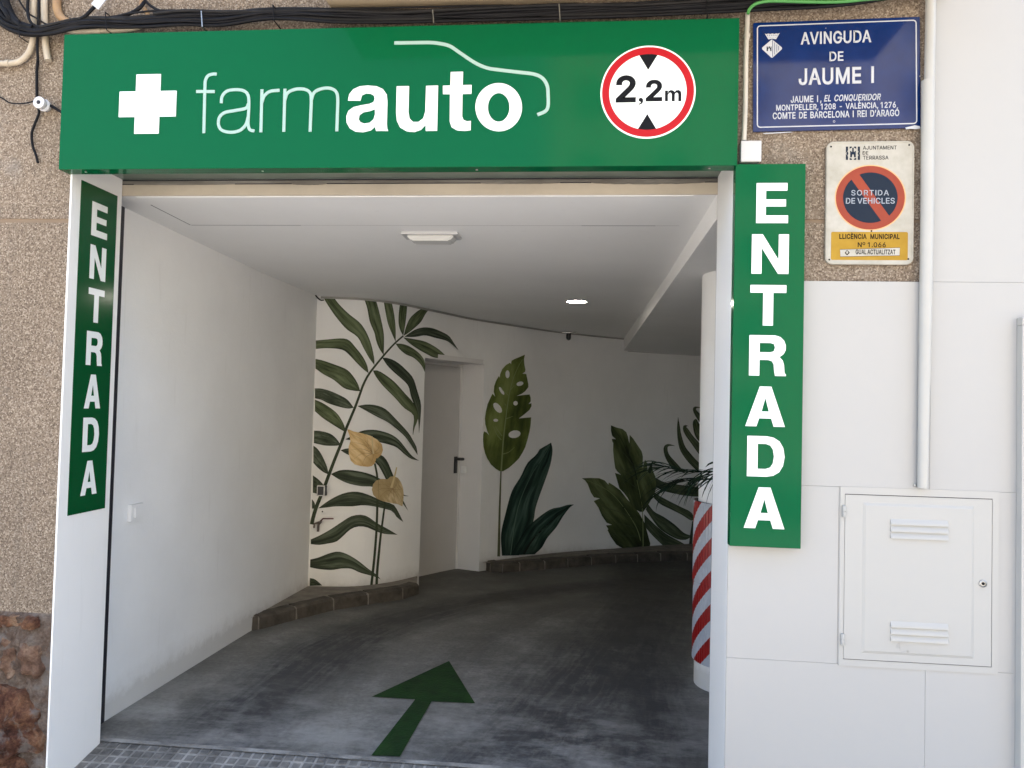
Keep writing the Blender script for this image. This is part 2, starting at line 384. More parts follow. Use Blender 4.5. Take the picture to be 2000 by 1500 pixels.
# small-squared pavement tiles, each with 4 x 4 raised cells
def tile_mesh(k):
    rnd = random.Random(k); mb = MB(); T = .2; n = 4; c = T / n
    for i in range(n):
        for j in range(n):
            if rnd.random() < .06: h = -.002
            else: h = rnd.uniform(.0, .0035)
            g = .0046 + rnd.uniform(-.001, .0016); x0, x1 = i * c + g - T / 2, (i + 1) * c - g - T / 2; y0, y1 = j * c + g - T / 2, (j + 1) * c - g - T / 2
            b = .002; z = .0046 + h * .6
            lo = [(x0, y0, 0), (x1, y0, 0), (x1, y1, 0), (x0, y1, 0)]; hi = [(x0 + b, y0 + b, z), (x1 - b, y0 + b, z), (x1 - b, y1 - b, z), (x0 + b, y1 - b, z)]
            L = [mb.bm.verts.new(p) for p in lo]; H = [mb.bm.verts.new(p) for p in hi]
            mb.bm.faces.new(H)
            for q in range(4): mb.bm.faces.new((L[q], L[(q + 1) % 4], H[(q + 1) % 4], H[q]))
    g = T / 2 - .0008; f = mb.face([(-g, -g, .0032), (g, -g, .0032), (g, g, .0032), (-g, g, .0032)], 1)
    bmesh.ops.recalc_face_normals(mb.bm, faces=mb.bm.faces)
    me = bpy.data.meshes.new('paving_tile'); mb.bm.to_mesh(me); mb.bm.free(); me.materials.append(M_tile); me.materials.append(M_tile_gap)
    return me
TM = [tile_mesh(k) for k in range(6)]
for j in range(4):
    yc = .362 - .1 - j * .2
    for i in range(17):
        xc = -2.62 + i * .2
        if yc > .1 and (xc < XL - .1 or xc > XR + .05): continue
        o = bpy.data.objects.new('paving_tile', random.choice(TM)); C.objects.link(o); o.parent = pave
        z0, z1 = fz(yc - .1), fz(yc + .1)
        o.matrix_local = Matrix.Translation((xc + random.uniform(-.0008, .0008), yc, (z0 + z1) / 2 - .009 + random.uniform(-.001, .001))) @ Matrix.Rotation(math.atan2(z1 - z0, .2) + R(random.uniform(-.3, .3)), 4, 'X') @ Matrix.Rotation(random.choice((0, 1, 2, 3)) * math.pi / 2 + R(random.uniform(-.3, .3)), 4, 'Z')
mb = MB()   # cement joint between paving and ramp slab
tag(sheet('joint_strip', -2.3, .6, [.345, .375], M_tile_gap, .003, 8), kind='structure')

# ---- street front of the building
bld = thing('building', (-.8, .2, 0), 'tan granular rendered street front around the garage opening, with old rubble stone at its foot', 'building')
zj = onY(60, 431).z; zs = onY(50, 1196).z        # joint line, top of the rubble
def wallbox(name, x0, x1, z0, z1, y0=0.0, y1=TH, mt=None, par=bld):
    mb = MB(); mb.box(x0, x1, y0, y1, z0, z1, bev=0); return mb.build(name, mt or M_stucco, par)
M_jointc = mat('smooth_cement_joint', (.27, .20, .145), .9, .2, col2=(.20, .145, .10), vscale=9, stretch=(.3, 1, 3), bump=.4, bscale=30)
wallbox('render_panel', -12, -2.2265, zs, zj - .009)
wallbox('render_panel', -12, -2.2265, zj + .009, 3.3)
wallbox('render_joint', -12, -2.2265, zj - .009, zj + .009, .004, mt=M_jointc)
zj2 = onY(1600, 432).z; zc = onY(1700, 550.5).z   # right joint, top of the cladding
xt = onY(1818, 300).x
wallbox('render_panel', XR + .003, xt + .3, zc - .1, zj2 - .008)
wallbox('render_panel', XR + .003, xt + .3, zj2 + .008, 3.3)
wallbox('render_joint', XR + .003, xt + .3, zj2 - .008, zj2 + .008, .006, mt=M_jointc)
wallbox('core_wall', XR + .003, 12, -.4, zc - .1)
wallbox('core_wall', xt + .3, 12, zc - .1, 3.3)
wallbox('render_panel', -2.2263, XR + .003, 2.67, 3.3, 0, .12)
wallbox('core_wall', -2.8, 3.4, HC + .22, 3.3, .124, TH)
# rubble foot
mb = MB(); bm = mb.bm; N = 90
x0, x1, z0, z1 = -4.6, -2.2265, -.3, zs
rows = []
def stone_h(x, z):
    p = Vector((x * 3.2, 0, z * 3.2)); k_ = min(1, max(.05, (-2.2265 - x) / .06)); return k_ * (-.012) - k_ * ( .02 * noise.noise(p) + .020 * abs(noise.noise(p * 3.1)) + .012 * noise.noise(p * 9) + .006 * noise.noise(p * 23))
for j in range(61):
    z = z0 + (z1 - z0) * j / 60; rows.append([bm.verts.new((x0 + (x1 - x0) * i / N, stone_h(x0 + (x1 - x0) * i / N, z) if j < 60 else .0, z)) for i in range(N + 1)])
for a, b in zip(rows, rows[1:]):
    for i in range(N):
        f = bm.faces.new((a[i], a[i + 1], b[i + 1], b[i])); f.smooth = True
mb.box(-12, -2.2265, .03, TH, -.4, zs)
mb.build('rubble_mortar', M_mortar, bld)
def rubble(pts, dep, mt, seed):
    """one stone traced as an outline on the wall, domed and roughened"""
    P = resample(pts + [pts[0]], 49)[:-1]; W = [onY(px, py, 0) for px, py in P]; c = sum(W, Vector()) / len(W)
    mb = MB(); bm = mb.bm; rings = []
    for k, (s_, d) in enumerate(((1.0, .0), (.97, .55), (.90, .85), (.78, .95), (.6, .98), (.38, 1.0), (.16, 1.0))):
        ring = []
        for q in W:
            p = c + (q - c) * s_; h = noise.noise(Vector((p.x * 9 + seed, p.z * 9, seed))) * .9 + noise.noise(Vector((p.x * 30, p.z * 30, seed))) * .5 + noise.noise(Vector((p.x * 80, p.z * 80, seed))) * .25
            jt = Vector((noise.noise(Vector((p.x * 40, p.z * 40, seed + 5))), 0, noise.noise(Vector((p.x * 40, p.z * 40, seed + 9))))) * .012 * s_
            ring.append(bm.verts.new((p.x + jt.x, -.002 - dep * d * (1 + h) if k else .03, p.z + jt.z)))
        rings.append(ring)
    n = len(W)
    for a, b in zip(rings, rings[1:]):
        for i in range(n):
            f = bm.faces.new((a[i], a[(i + 1) % n], b[(i + 1) % n], b[i])); f.smooth = True
    bm.faces.new(rings[-1]).smooth = True
    mb.build('stone', mt, bld)
rubble([(14, 1238), (28, 1246), (36, 1242), (38, 1284), (33, 1300), (38, 1318), (22, 1326), (12, 1312), (4, 1304), (12, 1276)], .026, M_rock2, 1)
rubble([(47, 1242), (66, 1238), (72, 1254), (86, 1262), (82, 1290), (90, 1304), (80, 1322), (60, 1314), (52, 1318), (50, 1290), (44, 1270)], .03, M_rock2, 2)
rubble([(-40, 1336), (6, 1330), (30, 1341), (58, 1346), (62, 1368), (84, 1392), (76, 1412), (90, 1440), (84, 1470), (52, 1466), (30, 1478), (0, 1468), (-40, 1474)], .04, M_rock, 3)
rubble([(-30, 1203), (10, 1200), (46, 1202), (52, 1212), (48, 1222), (10, 1223), (-30, 1224)], .03, M_rock, 4)
rubble([(56, 1202), (80, 1202), (84, 1212), (80, 1224), (60, 1225), (55, 1214)], .035, M_rock, 5)
rubble([(-60, 1245), (-10, 1242), (0, 1262), (2, 1300), (-8, 1320), (-60, 1322)], .026, M_rock2, 6)
rubble([(-40, 1470), (20, 1468), (46, 1475), (60, 1500), (60, 1560), (-40, 1560)], .05, M_rock, 7)

# ---- balcony overhead (seen along its underside, and mirrored in the signs)
zb = onY(900, 12, 0).z
balc = thing('balcony', (.15, -.45, zb), 'cream painted balcony underside just above the cable bundle', 'balcony')
mb = MB(); mb.box(-1.09, 1.31, -.60, -.002, zb, zb + .14, bev=.004); mb.build('slab', M_slab, balc)
mb = MB(); mb.box(-1.09, 1.31, -.60, -.53, zb + .144, zb + 1.0); mb.build('parapet', M_cream, balc)
# ---- upper storeys: unseen solid block, sized for the shadow it casts
wallbox('upper_wall_blocker', -12, 12, 3.3002, 6.4, .0, 9.4)

# ---- white cladding to the right: flat panels with fine joints
clad = thing('wall_cladding', ((XR + 6) / 2, -.005, -.1), 'smooth white panel cladding with hairline joints on the wall right of the garage opening', 'cladding')
g = .00045
ya, yb = onY(1566, 948, -.01).z, onY(1566, 1292, -.01).z
xs1, xs2 = onY(1806, 1400, -.01).x, onY(1637, 1100, -.01).x
def cpanel(x0, x1, z0, z1): mb = MB(); mb.box(x0 + g, x1 - g, -.012, -.0005, z0 + g, z1 - g, bev=.0004); mb.build('panel', M_clad, clad)
cpanel(XR + .001, xt, ya, zc)
cpanel(xt, 4.2, zc, 3.3); cpanel(xt, 2.9, ya, zc)
cpanel(XR + .001, xs2, yb, ya); cpanel(xs2, 2.9, yb, ya)
cpanel(XR + .001, xs1, -.2, yb); cpanel(xs1, 2.9, -.2, yb)
mb = MB(); mb.box(XR + .001, 4.2, -.0004, 0.0022, -.2, 3.3) if False else mb.box(XR + .004, 2.9, -.0045, -.0006, -.19, zc - .002)
mb.build('backing_sheet', mat('joint_shadow_sheet', (.44, .44, .43), .8), clad)
# slim mullion and shop glazing at the far right
xm = onY(1989, 1100, -.03).x; zm = onY(1989, 636, -.03).z
shop = thing('shop_window', (xm + .6, -.02, -.1), 'pale glazed shop window with slim white aluminium frame at the right edge', 'window')
mb = MB(); mb.box(xm, xm + .018, -.05, -.0125, -.12, zm, bev=.002); mb.box(xm, xm + 1.3, -.05, -.0125, zm + .0005, zm + .03, bev=.002); mb.build('frame', M_tube_white, shop)
mb = MB(); mb.box(xm + .0185, xm + 1.3, -.03, -.020, -.12, zm); mb.build('pane', mat('frosted_pane', (.62, .72, .74), .22, .6), shop)

# ---- lining of the opening
lin = thing('opening_lining', (XL, 0, 0), 'white sheet lining of the garage opening with black shutter guides', 'door frame')
mb = MB(); mb.box(-2.2255, XL, -.003, TH, -.1, 2.66, bev=.0015); mb.build('lining_sheet', M_reveal, lin)
mb = MB(); mb.box(XR, XR + .0028, -.0, TH, -.1, 2.66); mb.box(XR + .0028, XR + .09, .01, TH - .002, -.1, 2.66); mb.build('lining_sheet', M_reveal, lin)
mb = MB(); mb.box(-2.40, -2.334, .44, .549, -.05, 2.7); mb.build('shutter_guide', M_dark, lin)
mb = MB(); mb.box(XR + .012, XR + .1, TH + .002, .42, -.05, 2.7); mb.build('shutter_guide', M_dark, lin)
zr0, zr1, ZH = onY(800, 356.8, .347).z, onY(800, 351.5, .347).z, onY(800, 348.5, .346).z
mb = MB(); mb.box(XI - .02, XR + .04, .3455, .3502, zr0, zr1, bev=.001); mb.build('bottom_rail', M_rail, lin)
mb = MB(); mb.box(XI - .02, XR + .04, .3505, .3508, zr0 - .004, ZH); mb.build('shutter_slot', M_dark, lin)
mb = MB(); mb.box(XL + .0005, XR - .0005, .0, .345, ZH, ZH + .03); mb.build('head_plate', mat('green_grey_head_plate', (.16, .20, .165), .3, .5, var=.3, vscale=5), lin)
mb = MB(); mb.box(XI - .05, XR + .04, .351, .3625, ZL - .001, ZL1, bev=.002); mb.build('lintel_strip', M_cream, lin)
for k, (a, b_, h) in enumerate(((.02, .2, .004), (.3, .36, .008), (.62, .75, .006), (.8, .98, .012))):
    X0 = XL + (XR - XL) * a; X1 = XL + (XR - XL) * b_
    mb = MB(); P = [(X0 + (X1 - X0) * q / 24, .3505, ZL1 - .001 - h * (math.sin(math.pi * q / 24) ** .5) * (.6 + .4 * noise.noise(Vector((q * .7, k, 0))))) for q in range(25)]
    mb.prism([(X0, .3505, ZL1 + .003)] + P + [(X1, .3505, ZL1 + .003)], (0, -.005, 0)); mb.build('flaked_mortar', M_rail, lin)

# ---- side wall, ceiling, soffit of the garage
mb = MB(); mb.box(XI - .3, XI, .55, 3.6, -.3, 2.7); gw = mb.build('garage_side_wall', M_wall)
tag(gw, 'plain white painted side wall on the left inside the garage', 'wall')
ceil = thing('garage_ceiling', (0, 4, HC), 'flat white garage ceiling with a raised access panel near the entrance', 'ceiling')
mb = MB(); mb.prism([(-2.9, .364, zcl(.364)), (-2.9, 2.202, HC), (-2.9, 9.4, HC), (-2.9, 9.4, HC + .2), (-2.9, .364, HC + .2)], (6.2, 0, 0)); mb.build('ceiling_slab', M_ceil, ceil)
SF = onY(1399, 429, .366); SB = on(1230, 668, 2, HS); kk = (9.4 - .366) / (SB.y - .366); SE = SF.lerp(SB, kk)
def zso(y): return SF.z + (SB.z - SF.z) * (y - .366) / (SB.y - .366)
mb = MB(); bm = mb.bm
A_ = [bm.verts.new(p) for p in (SF, (3.3, .366, SF.z), (3.3, .366, HC + .08), (SF.x, .366, HC + .08))]; B_ = [bm.verts.new(p) for p in (SE, (3.3, 9.4, SE.z), (3.3, 9.4, HC + .08), (SE.x, 9.4, HC + .08))]
bm.faces.new(A_); bm.faces.new(B_[::-1])
for k in range(4): bm.faces.new((A_[k], A_[(k + 1) % 4], B_[(k + 1) % 4], B_[k]))
mb.build('dropped_soffit', M_ceil, ceil)
pA = onceil(372, 438); xa, xb, yA = pA.x, .47, onceil(600, 439).y
def cstrip(x0, x1, y0, y1, h, nm, mt):
    mb = MB(); mb.prism([(x0, y0, zcl(y0) - h), (x0, y1, zcl(y1) - h), (x0, y1, zcl(y1) - .0002), (x0, y0, zcl(y0) - .0002)], (x1 - x0, 0, 0)); mb.build(nm, mt, ceil)
cstrip(xa, xb, .37, yA - .003, .003, 'access_panel', M_ceil)
M_gap = mat('hairline_shadow_gap', (.34, .33, .31), .8)
for ga, gb, gw_, gm in ((xa, xa + .62, .006, M_dark), (xa + .62, xb - .5, .003, M_gap), (xb - .5, xb - .12, .006, M_dark), (xb - .12, xb, .003, M_gap)):
    cstrip(ga, gb, yA - .0028, yA - .0028 + gw_, .0031, 'panel_gap', gm)
cstrip(xa - .006, xa - .0002, .5, yA - .0028, .0031, 'panel_gap', M_dark)
mb = MB(); mb.box(2.9, 3.2, .55, 9.4, -.5, HC - .02); mb.box(1.15, 2.9, .40, .6, -.3, HC - .02); o = mb.build('garage_far_side_wall', M_wall); tag(o, 'white garage wall out of sight behind the striped column', 'wall')

# ---- the curved mural wall
PLAN = [(-2.9, 3.22), (-2.337, 3.313), (-1.947, 3.408), (-1.697, 3.678), (-1.524, 4.051), (-1.356, 4.426), (-1.166, 4.84), (-.702, 5.531), (-.271, 6.107), (.559, 6.845), (1.565, 7.434), (2.95, 7.95)]
PP = [Vector((p.x, p.y)) for p in smooth_path([Vector((*q, 0)) for q in PLAN], 8)]
SL = [0]
for a, b in zip(PP, PP[1:]): SL.append(SL[-1] + (b - a).length)
def at_s(s):
    j = 0
    while j < len(SL) - 2 and SL[j + 1] < s: j += 1
    t = (s - SL[j]) / (SL[j + 1] - SL[j]); return PP[j].lerp(PP[j + 1], t)
def nrm(s):
    d = (at_s(min(SL[-1], s + .05)) - at_s(max(0, s - .05))).normalized(); return Vector((d.y, -d.x))
def to_wall(px, py):
    """survey sight line -> (arc length, height) on the curved wall"""
    r = ray(px, py); o2 = Vector((CAM.x, CAM.y)); d2 = Vector((r.x, r.y)); best = None
    for j in range(len(PP) - 1):
        a, e = PP[j], PP[j + 1] - PP[j]; den = d2.x * e.y - d2.y * e.x
        if abs(den) < 1e-9: continue
        q = a - o2; t = (q.x * e.y - q.y * e.x) / den; u = (q.x * d2.y - q.y * d2.x) / den
        if t > 0 and -.0001 <= u <= 1.0001:
            if best is None or t < best[0]: best = (t, SL[j] + (SL[j + 1] - SL[j]) * u)
    if best is None: best = (7, 0)
    return best[1], CAM.z + r.z * best[0]
def w3(s, z, off=.003):
    p = at_s(s) + nrm(s) * off; return Vector((p.x, p.y, z))
sL = to_wall(833, 602)[0]; sR = to_wall(941, 900)[0]
zN = to_wall(835, 699)[1]
mw = thing('mural_wall', (*at_s(1.5), -.1), 'curved white back wall painted with large tropical leaves and two cream flowers', 'wall')
def wall_strip(name, s0, s1, z0, z1, mt=M_wall, off=0, n=None, thick=.2):
    n = n or max(2, int((s1 - s0) / .06)); mb = MB(); bm = mb.bm; F = []; B = []
    for i in range(n + 1):
        s = s0 + (s1 - s0) * i / n; a = at_s(s) + nrm(s) * off; b = at_s(s) - nrm(s) * thick
        F.append([bm.verts.new((*a, z0)), bm.verts.new((*a, z1))]); B.append([bm.verts.new((*b, z0)), bm.verts.new((*b, z1))])
    for i in range(n):
        for q in (bm.faces.new((F[i][0], F[i + 1][0], F[i + 1][1], F[i][1])), bm.faces.new((B[i + 1][0], B[i][0], B[i][1], B[i + 1][1]))): q.smooth = True
        bm.faces.new((F[i][1], F[i + 1][1], B[i + 1][1], B[i][1])); bm.faces.new((F[i + 1][0], F[i][0], B[i][0], B[i + 1][0]))
    bm.faces.new((F[0][0], F[0][1], B[0][1], B[0][0])); bm.faces.new((F[-1][1], F[-1][0], B[-1][0], B[-1][1]))
    return mb.build(name, mt, mw)
wall_strip('wall_section', .0, sL, -.4, 2.7, thick=.32)
wall_strip('wall_section', sR, SL[-1], -.5, 2.7, thick=.32)
wall_strip('wall_section', sL, sR, zN, 2.7, thick=.32)
# cable moulding under the ceiling with its step down to the soffit
def moulding(s0, s1, z, h=.018, d=.016):
    n = max(2, int((s1 - s0) / .1)); mb = MB(); bm = mb.bm; P = []
    for i in range(n + 1):
        s = s0 + (s1 - s0) * i / n; P.append([bm.verts.new(w3(s, z, .0005)), bm.verts.new(w3(s, z, d)), bm.verts.new(w3(s, z - h, d)), bm.verts.new(w3(s, z - h, .0005))])
    for a, b in zip(P, P[1:]):
        for k in range(4): bm.faces.new((a[k], a[(k + 1) % 4], b[(k + 1) % 4], b[k]))
    bm.faces.new(P[0][::-1]); bm.faces.new(P[-1]); return mb.build('cable_moulding', M_moss, mw)
sS = to_wall(1226, 672)[0]
moulding(to_wall(622, 600)[0] + .02, sS, HC - .004); moulding(sS, sS + 2.2, HS - .004)
moulding(sS, sS + .02, HC - .022, h=HC - HS - .002)

# ---- door in its niche
chord = (at_s(sR) - at_s(sL)); cdir = chord.normalized(); cn = Vector((cdir.y, -cdir.x))
dep = .17
for k in range(60):     # recess so that the far jamb shows from 898 to 940 in the survey
    q = at_s(sR) - cn * (k * .005); v = Vector((q.x, q.y, .8)) - CAM
    if 1000 + FPX * v.dot(AX_R) / v.dot(AX_F) < 899: dep = k * .005; break
A2, B2 = at_s(sL) - cn * dep, at_s(sR) - cn * dep
zf = fz(B2.y) - .02
def bar3(mb, a, b, thick, z0, z1, mi=0):   # vertical slab between plan points, thickness away from the room
    nn = cn * -thick
    mb.prism([(*a, z0), (*b, z0), (*b, z1), (*a, z1)], (nn.x, nn.y, 0), mi)
niche = thing('door_niche', (*((A2 + B2) / 2), zf), 'white plastered reveal around the recessed grey door', 'door frame')
mb = MB(); e = .004
rv = at_s(sR) + cdir * .0; mb.prism([(*(rv), zf - .2), (*(B2 - cn * .12), zf - .2), (*(B2 - cn * .12), zN + .1), (*rv, zN + .1)], (cdir.x * .05, cdir.y * .05, 0)); mb.build('jamb', M_jambw, niche)
mb = MB(); lv = at_s(sL); mb.prism([(*(lv - cn * .002), zf - .2), (*(A2 - cn * .12), zf - .2), (*(A2 - cn * .12), zN + .1), (*(lv - cn * .002), zN + .1)], (-cdir.x * .05, -cdir.y * .05, 0)); mb.build('jamb', M_jambw, niche)
mb = MB(); a, b = at_s(sL) - cn * .002, at_s(sR) - cn * .002
mb.prism([(*a, zN - .003), (*b, zN - .003), (*(B2 - cn * .12), zN - .003), (*(A2 - cn * .12), zN - .003)], (0, 0, .05)); mb.build('head', M_jambw, niche)
door = thing('door', (*((A2 + B2) / 2), zf), 'plain grey steel door with black lever handle in the recess of the painted wall', 'door')
fw = .022
mb = MB(); bar3(mb, B2 - cdir * fw, B2 - cdir * .001, .06, zf, zN - .006); bar3(mb, A2 + cdir * .001, A2 + cdir * fw, .06, zf, zN - .006); bar3(mb, A2 + cdir * fw, B2 - cdir * fw, .06, zN - .03, zN - .006); mb.build('frame', M_jambw, door)
la, lb = A2 + cdir * (fw + .003) - cn * .012, B2 - cdir * (fw + .004) - cn * .012
mb = MB(); bar3(mb, la, lb, .04, zf + .022, zN - .034); leaf_o = mb.build('door_leaf', M_door, door)
mb = MB(); bar3(mb, A2 - cn * .058, B2 - cn * .058, .03, zf - .2, zN); mb.build('dark_gap', M_blackpl, door)
hb = lb - cdir * .055; hz = None
for z in [i * .01 for i in range(60, 140)]:
    v = Vector((*hb, z)) - CAM
    if 750 - FPX * v.dot(AX_U) / v.dot(AX_F) < 906: hz = z; break
mb = MB(); a = hb - cdir * .024 + cn * .001; b = hb + cdir * .024 + cn * .001
mb.prism([(*a, hz - .11), (*b, hz - .11), (*b, hz + .07), (*a, hz + .07)], (cn.x * .010, cn.y * .010, 0))
h0 = hb + cn * .01; h1 = hb + cn * .05; h2 = h1 + cdir * .11
mb.tube([(*h0, hz + .045), (*h1, hz + .045), (*h2, hz + .04)], .016, 8)
mb.build('handle', M_blackpl, leaf_o)

# ---- light switches, thermostat box, tap, sensor, lamps
M_plastic_in = mat('white_switch_plastic', (.82, .82, .81), .35)
def switch_plate(c, u, nn, w_, h_, label, name='light_switch', group=None):
    """c centre, u horizontal unit vector along the wall, nn outward normal"""
    t = thing(name, c, label, 'switch', group); z = Vector((0, 0, 1))
    def slab(cw, ch, d0, d1, nm, mt):
        mb = MB(); pts = [c + u * sx * cw / 2 + z * sz * ch / 2 + nn * d0 for sx, sz in ((-1, -1), (1, -1), (1, 1), (-1, 1))]
        mb.prism(pts, nn * (d1 - d0)); bmesh.ops.bevel(mb.bm, geom=list(mb.bm.edges), offset=.002, segments=2, affect='EDGES'); mb.build(nm, mt, t)
    slab(w_, h_, .0005, .022, 'plate', M_plastic_in); slab(w_ * .55, h_ * .6, .0225, .030, 'rocker', M_plastic_in)
p = on(261, 1000, 0, XI)
switch_plate(p, Vector((0, 1, 0)), Vector((1, 0, 0)), .11, .075 if False else .085, 'white light switch low on the plain left garage wall')
# (tall plate: the wall is seen at a slant)
def v3(v2, z=0): return Vector((v2.x, v2.y, z))
rr = ray(907, 917); jm = at_s(sR)   # on the far jamb of the niche
ja, jb = at_s(sR), B2
den = rr.x * (jb - ja).y - rr.y * (jb - ja).x; q = ja - Vector((CAM.x, CAM.y)); tt = (q.x * (jb - ja).y - q.y * (jb - ja).x) / den
switch_plate(CAM + rr * tt + v3(-cdir) * .001, v3(-cn), v3(-cdir), .07, .075, 'small white switch on the reveal beside the black door handle')
s_, z_ = to_wall(628, 957); bx = thing('control_box', w3(s_, z_), 'small square black control box with grey rim at the corner of the mural', 'control box')
def wbox(par, name, s0, s1, z0, z1, d0, d1, mt, bev=.003):
    mb = MB(); a = w3(s0, z0, d0); b = w3(s1, z0, d0); nn = nrm((s0 + s1) / 2)
    mb.prism([a, b, Vector((b.x, b.y, z1)), Vector((a.x, a.y, z1))], (nn.x * (d1 - d0), nn.y * (d1 - d0), 0)); bmesh.ops.bevel(mb.bm, geom=list(mb.bm.edges), offset=bev, segments=2, affect='EDGES'); return mb.build(name, mt, par)
sa, za = to_wall(620, 967); sb, zbb = to_wall(636, 948)
wbox(bx, 'housing', sa + .01, sb + .015, za, zbb, .0005, .032, M_blackpl); wbox(bx, 'rim', sa, sb, za - .003, zbb + .003, .033, .040, M_metal); wbox(bx, 'cover', sa + .008, sb - .008, za + .006, zbb - .006, .0405, .046, M_blackpl)
# tap
ts, tz = to_wall(627, 1019); tap = thing('water_tap', w3(ts, tz), 'small metal water tap with dark red lever on the mural wall', 'tap')
mb = MB(); a = w3(ts, tz, 0); nn = v3(nrm(ts)); uu = v3(Vector((-nrm(ts).y, nrm(ts).x)))
mb.tube([a, a + nn * .055], .012, 8); mb.tube([a + nn * .035, a + nn * .06 - uu * .01 + Vector((0, 0, -.015)), a + nn * .062 - uu * .012 + Vector((0, 0, -.075))], .011, 8)
mb.tube([a + nn * .03 - uu * .012, a + nn * .05 - uu * .045 + Vector((0, 0, -.01)), a + nn * .05 - uu * .05 + Vector((0, 0, -.045))], .009, 8); mb.build('tap_body', M_brass, tap)
mb = MB(); mb.tube([a + nn * .04 + Vector((0, 0, .008)), a + nn * .05 + uu * .025 + Vector((0, 0, .034)), a + nn * .055 + uu * .115 + Vector((0, 0, .036))], .006, 6); mb.build('lever', M_tapred, tap)
ps, pz = to_wall(630, 999); mb = MB(); c = w3(ps, pz, .001); mb.tube([c, c + v3(nrm(ps)) * .008], .006, 8); tag(mb.build('wall_plug', M_blackpl), 'tiny black plug hole just above the tap lever', 'wall plug')
# camera / sensor
cs, cz = to_wall(1105, 657); t = thing('security_camera', w3(cs, cz), 'small black sensor hanging from a pale bracket below the ceiling moulding', 'camera')
a = w3(cs, cz, .05); mb = MB(); mb.lathe(a + Vector((0, 0, -.04)), [(.006, -.012), (.024, 0), (.03, .02), (.03, .07), (.022, .085)], 14); mb.build('camera_body', M_blackpl, t)
mb = MB(); mb.tube([a + Vector((0, 0, .045)), a + Vector((0, 0, HC - a.z - .002))], .008, 8); b_ = Vector((a.x, a.y, HC - .012)); mb.box(b_.x - .085, b_.x + .085, b_.y - .035, b_.y + .035, HC - .018, HC - .001, bev=.004); mb.build('bracket', M_metal, t)
# black cable end at the corner
a = Vector((XI + .012, 3.29, HC - .01)); mb = MB(); mb.tube(smooth_path([a + Vector((-.008, -.03, .008)), a + Vector((.005, -.01, -.012)), a + Vector((.03, .0, -.03)), a + Vector((.055, .0, -.028))], 4), .006, 6); tag(mb.build('cable_stub', M_cable), 'short black cable end poking from the ceiling corner above the mural', 'cable')
# emergency light
e0, e1 = onceil(779, 452), onceil(897, 452); x0, x1 = e0.x, e1.x; y0 = e0.y; y1 = y0 + .14
ZE_ = zcl(y0)
el = thing('emergency_light', ((x0 + x1) / 2, (y0 + y1) / 2, ZE_), 'oblong white emergency light on the garage ceiling', 'light')
mb = MB(); mb.box(x0 + .01, x1 - .01, y0, y1, ZE_ - .015, ZE_ + .004, bev=.003); mb.build('base_plate', M_plastic, el)
mb = MB(); bm = mb.bm; P = [(x0 + .035, ZE_ - .0155), (x1 - .03, ZE_ - .0155), (x1 - .058, ZE_ - .046), (x0 + .065, ZE_ - .046)]
mb.prism([(x, y0 + .012, z) for x, z in P], (0, y1 - y0 - .024, 0)); bmesh.ops.bevel(bm, geom=list(bm.edges), offset=.008, segments=3, affect='EDGES'); mb.build('diffuser', M_diff, el)
# downlight
dc = on(1126.5, 588, 2, HC); rad = (on(1146, 588, 2, HC) - on(1107, 588, 2, HC)).length / 2
dl = thing('downlight', dc, 'round lit recessed downlight glowing in the garage ceiling', 'light')
mb = MB(); mb.lathe(dc, [(rad * .99, -.001), (rad * 1.14, -.002), (rad * 1.14, -.006), (rad * 1.02, -.008), (rad * .985, -.002)], 40); mb.build('trim_ring', M_plastic, dl)
mb = MB(); mb.lathe(dc, [(rad * .97, -.0055), (rad * .97, -.0015)], 40, smooth=False); mb.build('led_disc', M_lamp, dl)

# ------------------------------------------------------------------ MURAL
def leafmat(name, dark, mid, lite, streak=26, edge=.75):
    mt = mat(name, mid, .75, .25); n, l, b = nodes_of(mt)
    uv = n.new('ShaderNodeUVMap'); sp = n.new('ShaderNodeSeparateXYZ'); l.new(uv.outputs[0], sp.inputs[0])
    mp = n.new('ShaderNodeMapping'); l.new(uv.outputs[0], mp.inputs[0]); mp.inputs['Scale'].default_value = (1.6, streak / 6, 1)
    oi = n.new('ShaderNodeObjectInfo'); sc = n.new('ShaderNodeVectorMath'); sc.operation = 'SCALE'; sc.inputs[0].default_value = (37, 11, 5); l.new(oi.outputs['Random'], sc.inputs['Scale'])
    l.new(sc.outputs[0], mp.inputs['Location'])
    t = tex(n, l, mp.outputs[0], 1.3, 7, .6)
    c = ramp(n, l, t.outputs['Fac'], [(.34, dark), (.49, mid), (.66, lite)])
    # the painter's dark contour, part of the print
    q = n.new('ShaderNodeMath'); q.operation = 'ABSOLUTE'; l.new(sp.outputs['Y'], q.inputs[0])
    c = mixc(n, l, ramp(n, l, q.outputs[0], [(.70, 0.0), (.97, edge)]), c, tuple(x * .35 for x in dark))
    q2 = n.new('ShaderNodeMapRange'); l.new(sp.outputs['X'], q2.inputs[0]); q2.inputs[1].default_value = .0; q2.inputs[2].default_value = .22; q2.inputs[3].default_value = .7; q2.inputs[4].default_value = 0
    c = mixc(n, l, q2.outputs[0], c, dark)
    l.new(c, b.inputs['Base Color']); return mt
ML_pa = leafmat('painted_palm_green', (.030, .042, .020), (.088, .115, .055), (.165, .205, .11), 9, .6)
ML_pb = leafmat('painted_palm_dark', (.020, .028, .017), (.052, .068, .042), (.135, .165, .115), 9, .6)
ML_mo = leafmat('painted_split_leaf', (.040, .058, .012), (.115, .150, .034), (.23, .28, .09), 10, .3)
ML_te = leafmat('painted_teal_leaf', (.005, .015, .011), (.022, .056, .042), (.10, .165, .13), 12, .4)
ML_ol = leafmat('painted_olive_leaf', (.016, .023, .008), (.070, .092, .032), (.16, .19, .085), 14, .35)
